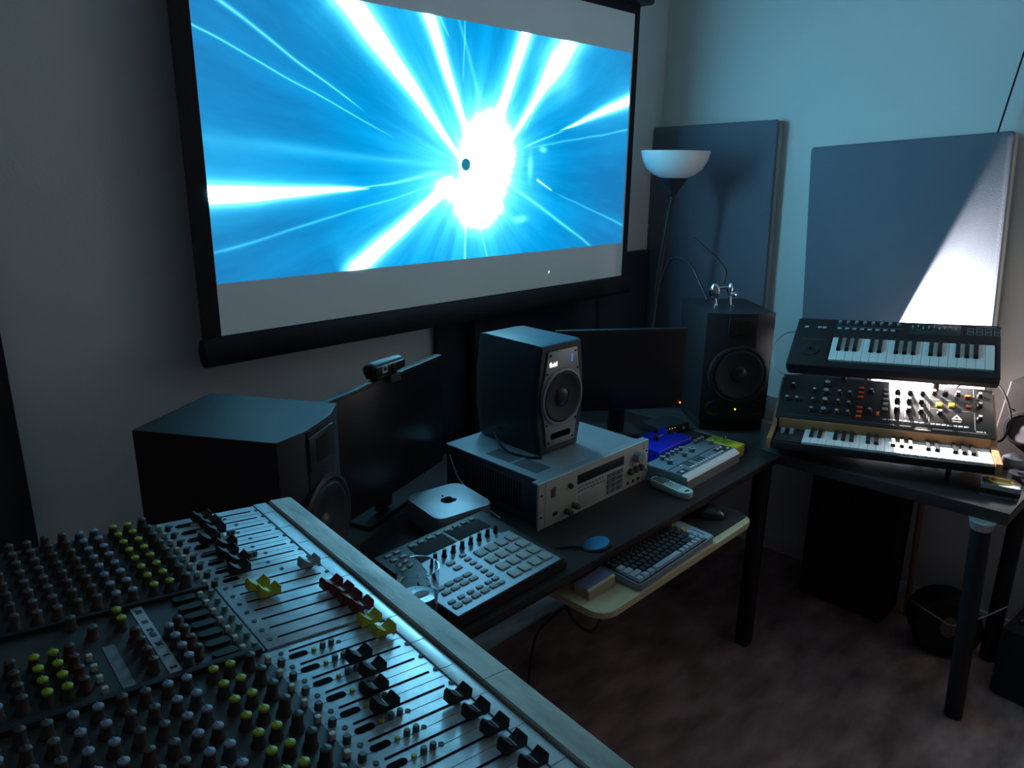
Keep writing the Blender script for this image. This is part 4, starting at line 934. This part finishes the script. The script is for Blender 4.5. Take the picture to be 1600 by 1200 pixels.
# small buttons
def btn(r, h, mt, sq=False):
    b = MB()
    if sq: b.box((-r, -r, 0), (r, r, h), r*.25)
    else: b.lathe([(r, 0), (r, h*.8), (r*.8, h), (.0002, h)], None, 14, True)
    return b.mesh('button', mt)
bt_pale = btn(.0030, .007, pale_m, True); bt_dark = btn(.0042, .008, olive_m); bt_grn = btn(.0038, .007, grnb_m); bt_tan = btn(.003, .006, pinkb_m); bt_nub = btn(.0034, .0065, MATS['taupe_button']); bt_big = btn(.0042, .0080, mat('slate_button', (.07, .085, .09), .45, noise=.08))
bt_led = btn(.0028, .003, yell_m)
bt = []
for i in range(8):
    v = .0121+.0266*i; bt += [(bt_dark, -.0082, v), (bt_pale, -.0182, .0035+.0267*i)]
for i in range(7): bt += [(bt_pale, -.0325, .2159+.0225*i), (bt_grn, -.0190, .2159+.0225*i+.001)]
for i in range(4): bt += [(bt_pale, -.1715, .2841+.0216*i)]
for i in range(12): bt += [(bt_pale, -.0180, .3858+.0292*i), (bt_big, -.0085, .3985+.0290*i)]
for i in range(8):
    v = .3916+.0292*i; bt += [(bt_led, .0335, v), (bt_nub, .0445, v), (bt_nub, .0552, v)]
for i in (0, 2, 5): bt += [(bt_nub, .062, .0104+.0267*i), (bt_nub, .068, .0104+.0267*i)]
for me, u, v in bt[:100]: inst(me, 'button', mx_, (u, -v, 0))
hlm = MB(); hlm.cyl((0, 0, 0), (0, 0, .0006), .0030, n=14); hlm = hlm.mesh('button_hole', ink_m)
for i in range(8): inst(hlm, 'button_hole', mx_, (.0650, -(.3916+.0292*i), 0))
for i in range(8): inst(hlm, 'button_hole', mx_, (.0755+.008*(i % 2), -(.0104+.0267*i), 0))
# knobs
def knobm(stem, topm, r=.0062, h=.016):
    b = MB(); b.lathe([(r*1.12, 0), (r*1.12, .002), (r*.92, .004), (r*.80, h-.002), (r*.70, h-.0015), (.0002, h-.0015)], None, 16, True); me = b.mesh('knob', stem)
    c = MB(); c.lathe([(r*.82, h-.0030), (r*.82, h-.0008), (r*.60, h), (.0002, h+.0002)], None, 16, True); c.box((-.0005, 0, h-.0002), (.0005, r*.78, h+.0006)); return me, c.mesh('knob_cap', topm)
K = dict(y=knobm(olive_m, ygrn_m), b=knobm(brn_m, ygrn_m), c=knobm(brn_m, bluec_m), d=knobm(mat('slate_knob', (.07, .075, .085), .5, noise=.1), bluec_m), o=knobm(olive_m, olive_m, .0068, .019), w=knobm(brn_m, brn_m, .0062, .018), r=knobm(mat('rust_knob', (.09, .035, .022), .5, noise=.1), MATS['rust_knob'], .0062, .017), s=knobm(brn_m, mat('dull_cap', (.12, .11, .10), .5, noise=.1)))
kn = []
for i in range(8):
    v = -.007+.0269*i
    kn += [('y', -.0765, v), ('y', -.0578, v), ('o', -.0385, v), ('c', -.1010, v), ('d', -.1193, v), ('w', -.1400, v), ('w', -.1605, v), ('s', -.181, v), ('s', -.2010, v), ('w', -.2230, v), ('d', -.243, v), ('w', -.264, v), ('s', -.285, v), ('w', -.306, v), ('s', -.327, v), ('w', -.348, v)]
for i in range(4):
    v = .2722+.0222*i; kn += [('y', -.2192, v), ('y', -.2020, v), ('r', -.1870, v-.002), ('w', -.2400, v), ('d', -.2600, v), ('w', -.280, v), ('r', -.300, v), ('r', -.0780, v), ('d', -.0900, v+.01), ('r', -.1230, v)]
kn += [('y', -.1285, .2191), ('y', -.1285, .2397), ('s', -.1589, .2435), ('s', -.1740, .2120)]
for i in range(12):
    v = .3862+.0288*i
    kn += [('b' if i == 0 else 'y', -.0778, v), ('b' if i == 0 else 'y', -.0602, v), ('o', -.0390, v), ('d' if i % 3 else 'c', -.1048, v), ('c', -.1230, v), ('s', -.1440, v), ('w', -.165, v), ('c', -.186, v), ('d', -.207, v), ('s', -.2280, v), ('w', -.249, v), ('c', -.27, v)]
import itertools
def seen(u, v):
    p = MM @ V3((u, -v, .012)); q = p-V3((0, 0, 1.68)); z = q.dot(fw); return 800+F*q.dot(r2)/z, 600-F*q.dot(u2)/z, z
vis = []; hid = []
for k in kn:
    x, y, z = seen(k[1], k[2]); (vis if (-15 < x < 1615 and y < 1215) else hid).append((z, k))
vis.sort(key=lambda a: a[0])
for z, (k, u, v) in vis[:100]:
    o = inst(K[k][0], 'knob', mx_, (u, -v, 0)); inst(K[k][1], 'knob_cap', o, Matrix())
rest = vis[100:]+hid
def field(name, sel, idx, groups):
    for g in sorted({a[1][0] for a in rest}):
        me = K[g][idx]
        for z, (k, u, v) in rest:
            if k == g: sel.append((me, u, v))
# the farther knobs: one mesh, with every knob's own materials
fb = bmesh.new(); fmats = []; 
for z, (k, u, v) in rest:
    for me in K[k]:
        if me.materials[0] not in fmats: fmats.append(me.materials[0])
        n0 = len(fb.faces); tmp = me.copy(); tmp.transform(T((u, -v, 0))); fb.from_mesh(tmp); bpy.data.meshes.remove(tmp); fb.faces.ensure_lookup_table()
        for f in fb.faces[n0:]: f.material_index = fmats.index(me.materials[0])
me = bpy.data.meshes.new('far_knobs'); fb.to_mesh(me); fb.free()
for m_ in fmats: me.materials.append(m_)
o = inst(me, 'knob', mx_, Matrix()); o['kind'] = 'stuff'
# pencilled masking-tape labels
tp = P((-.1105, .203, .0003), (-.0975, .362, .0007)).build('tape_label', tape_m, mx_)
tx = MM.copy()
for i, s in enumerate(('32', '31', '28-29', '26', '1', '2')):
    text(s, .0085, ink_m, tp, T((-.104, -(.215+i*.0255), .0009)) @ RZ(-90) @ RZ(0), 'handwriting', ext=.0001, bold=.0006)
P((-.1555, .268, .0003), (-.1430, .358, .0007)).build('tape_label', mat('faded_label', (.22, .23, .25), .7, noise=.15, scale=30), mx_)
# console legs
cs = thing('console_stand', 'black steel stand carrying the mixing console', 'stand', T((.1, .55, 0)))
iv = T((-.1, -.55, 0))
for u, v in ((.10, .12), (.10, .85), (-.55, .12), (-.55, .85)):
    p = MM @ V3((u, -v, -.137)); MB().box((p.x-.02, p.y-.02, 0), (p.x+.02, p.y+.02, p.z-.004), .002, M=iv).build('leg', blkmat_m, cs)
a = MM @ V3((.10, -.12, -.15)); b2 = MM @ V3((-.55, -.85, -.15))
for y in (a.y, b2.y): MB().box((b2.x, y-.015, .20), (a.x, y+.015, .23), .002, M=iv).build('cross_bar', blkmat_m, cs)
for u in (.10, -.55):
    p = MM @ V3((u, -.12, -.137)); q = MM @ V3((u, -.85, -.137)); 
    MB().box((min(p.x, q.x)-.005, q.y, .50), (max(p.x, q.x)+.005, p.y, .53), .002, M=iv).build('side_bar', blkmat_m, cs)

# ------------------------------------------------------------------ groups of like things
GR = {'studio_monitor': 'studio speakers around the desk', 'acoustic_panel': 'wall panels and boards', 'computer_monitor': 'switched-off monitors', 'desk': 'black-brown desks', 'speaker_pad': 'foam pads under the studio speakers', 'effects_pedal': 'small effects boxes on the desk', 'cable': 'loose cables'}
for o in list(COL.objects):
    if o.parent is None and 'label' in o and o.name.split('.')[0] in GR: o['group'] = GR[o.name.split('.')[0]]
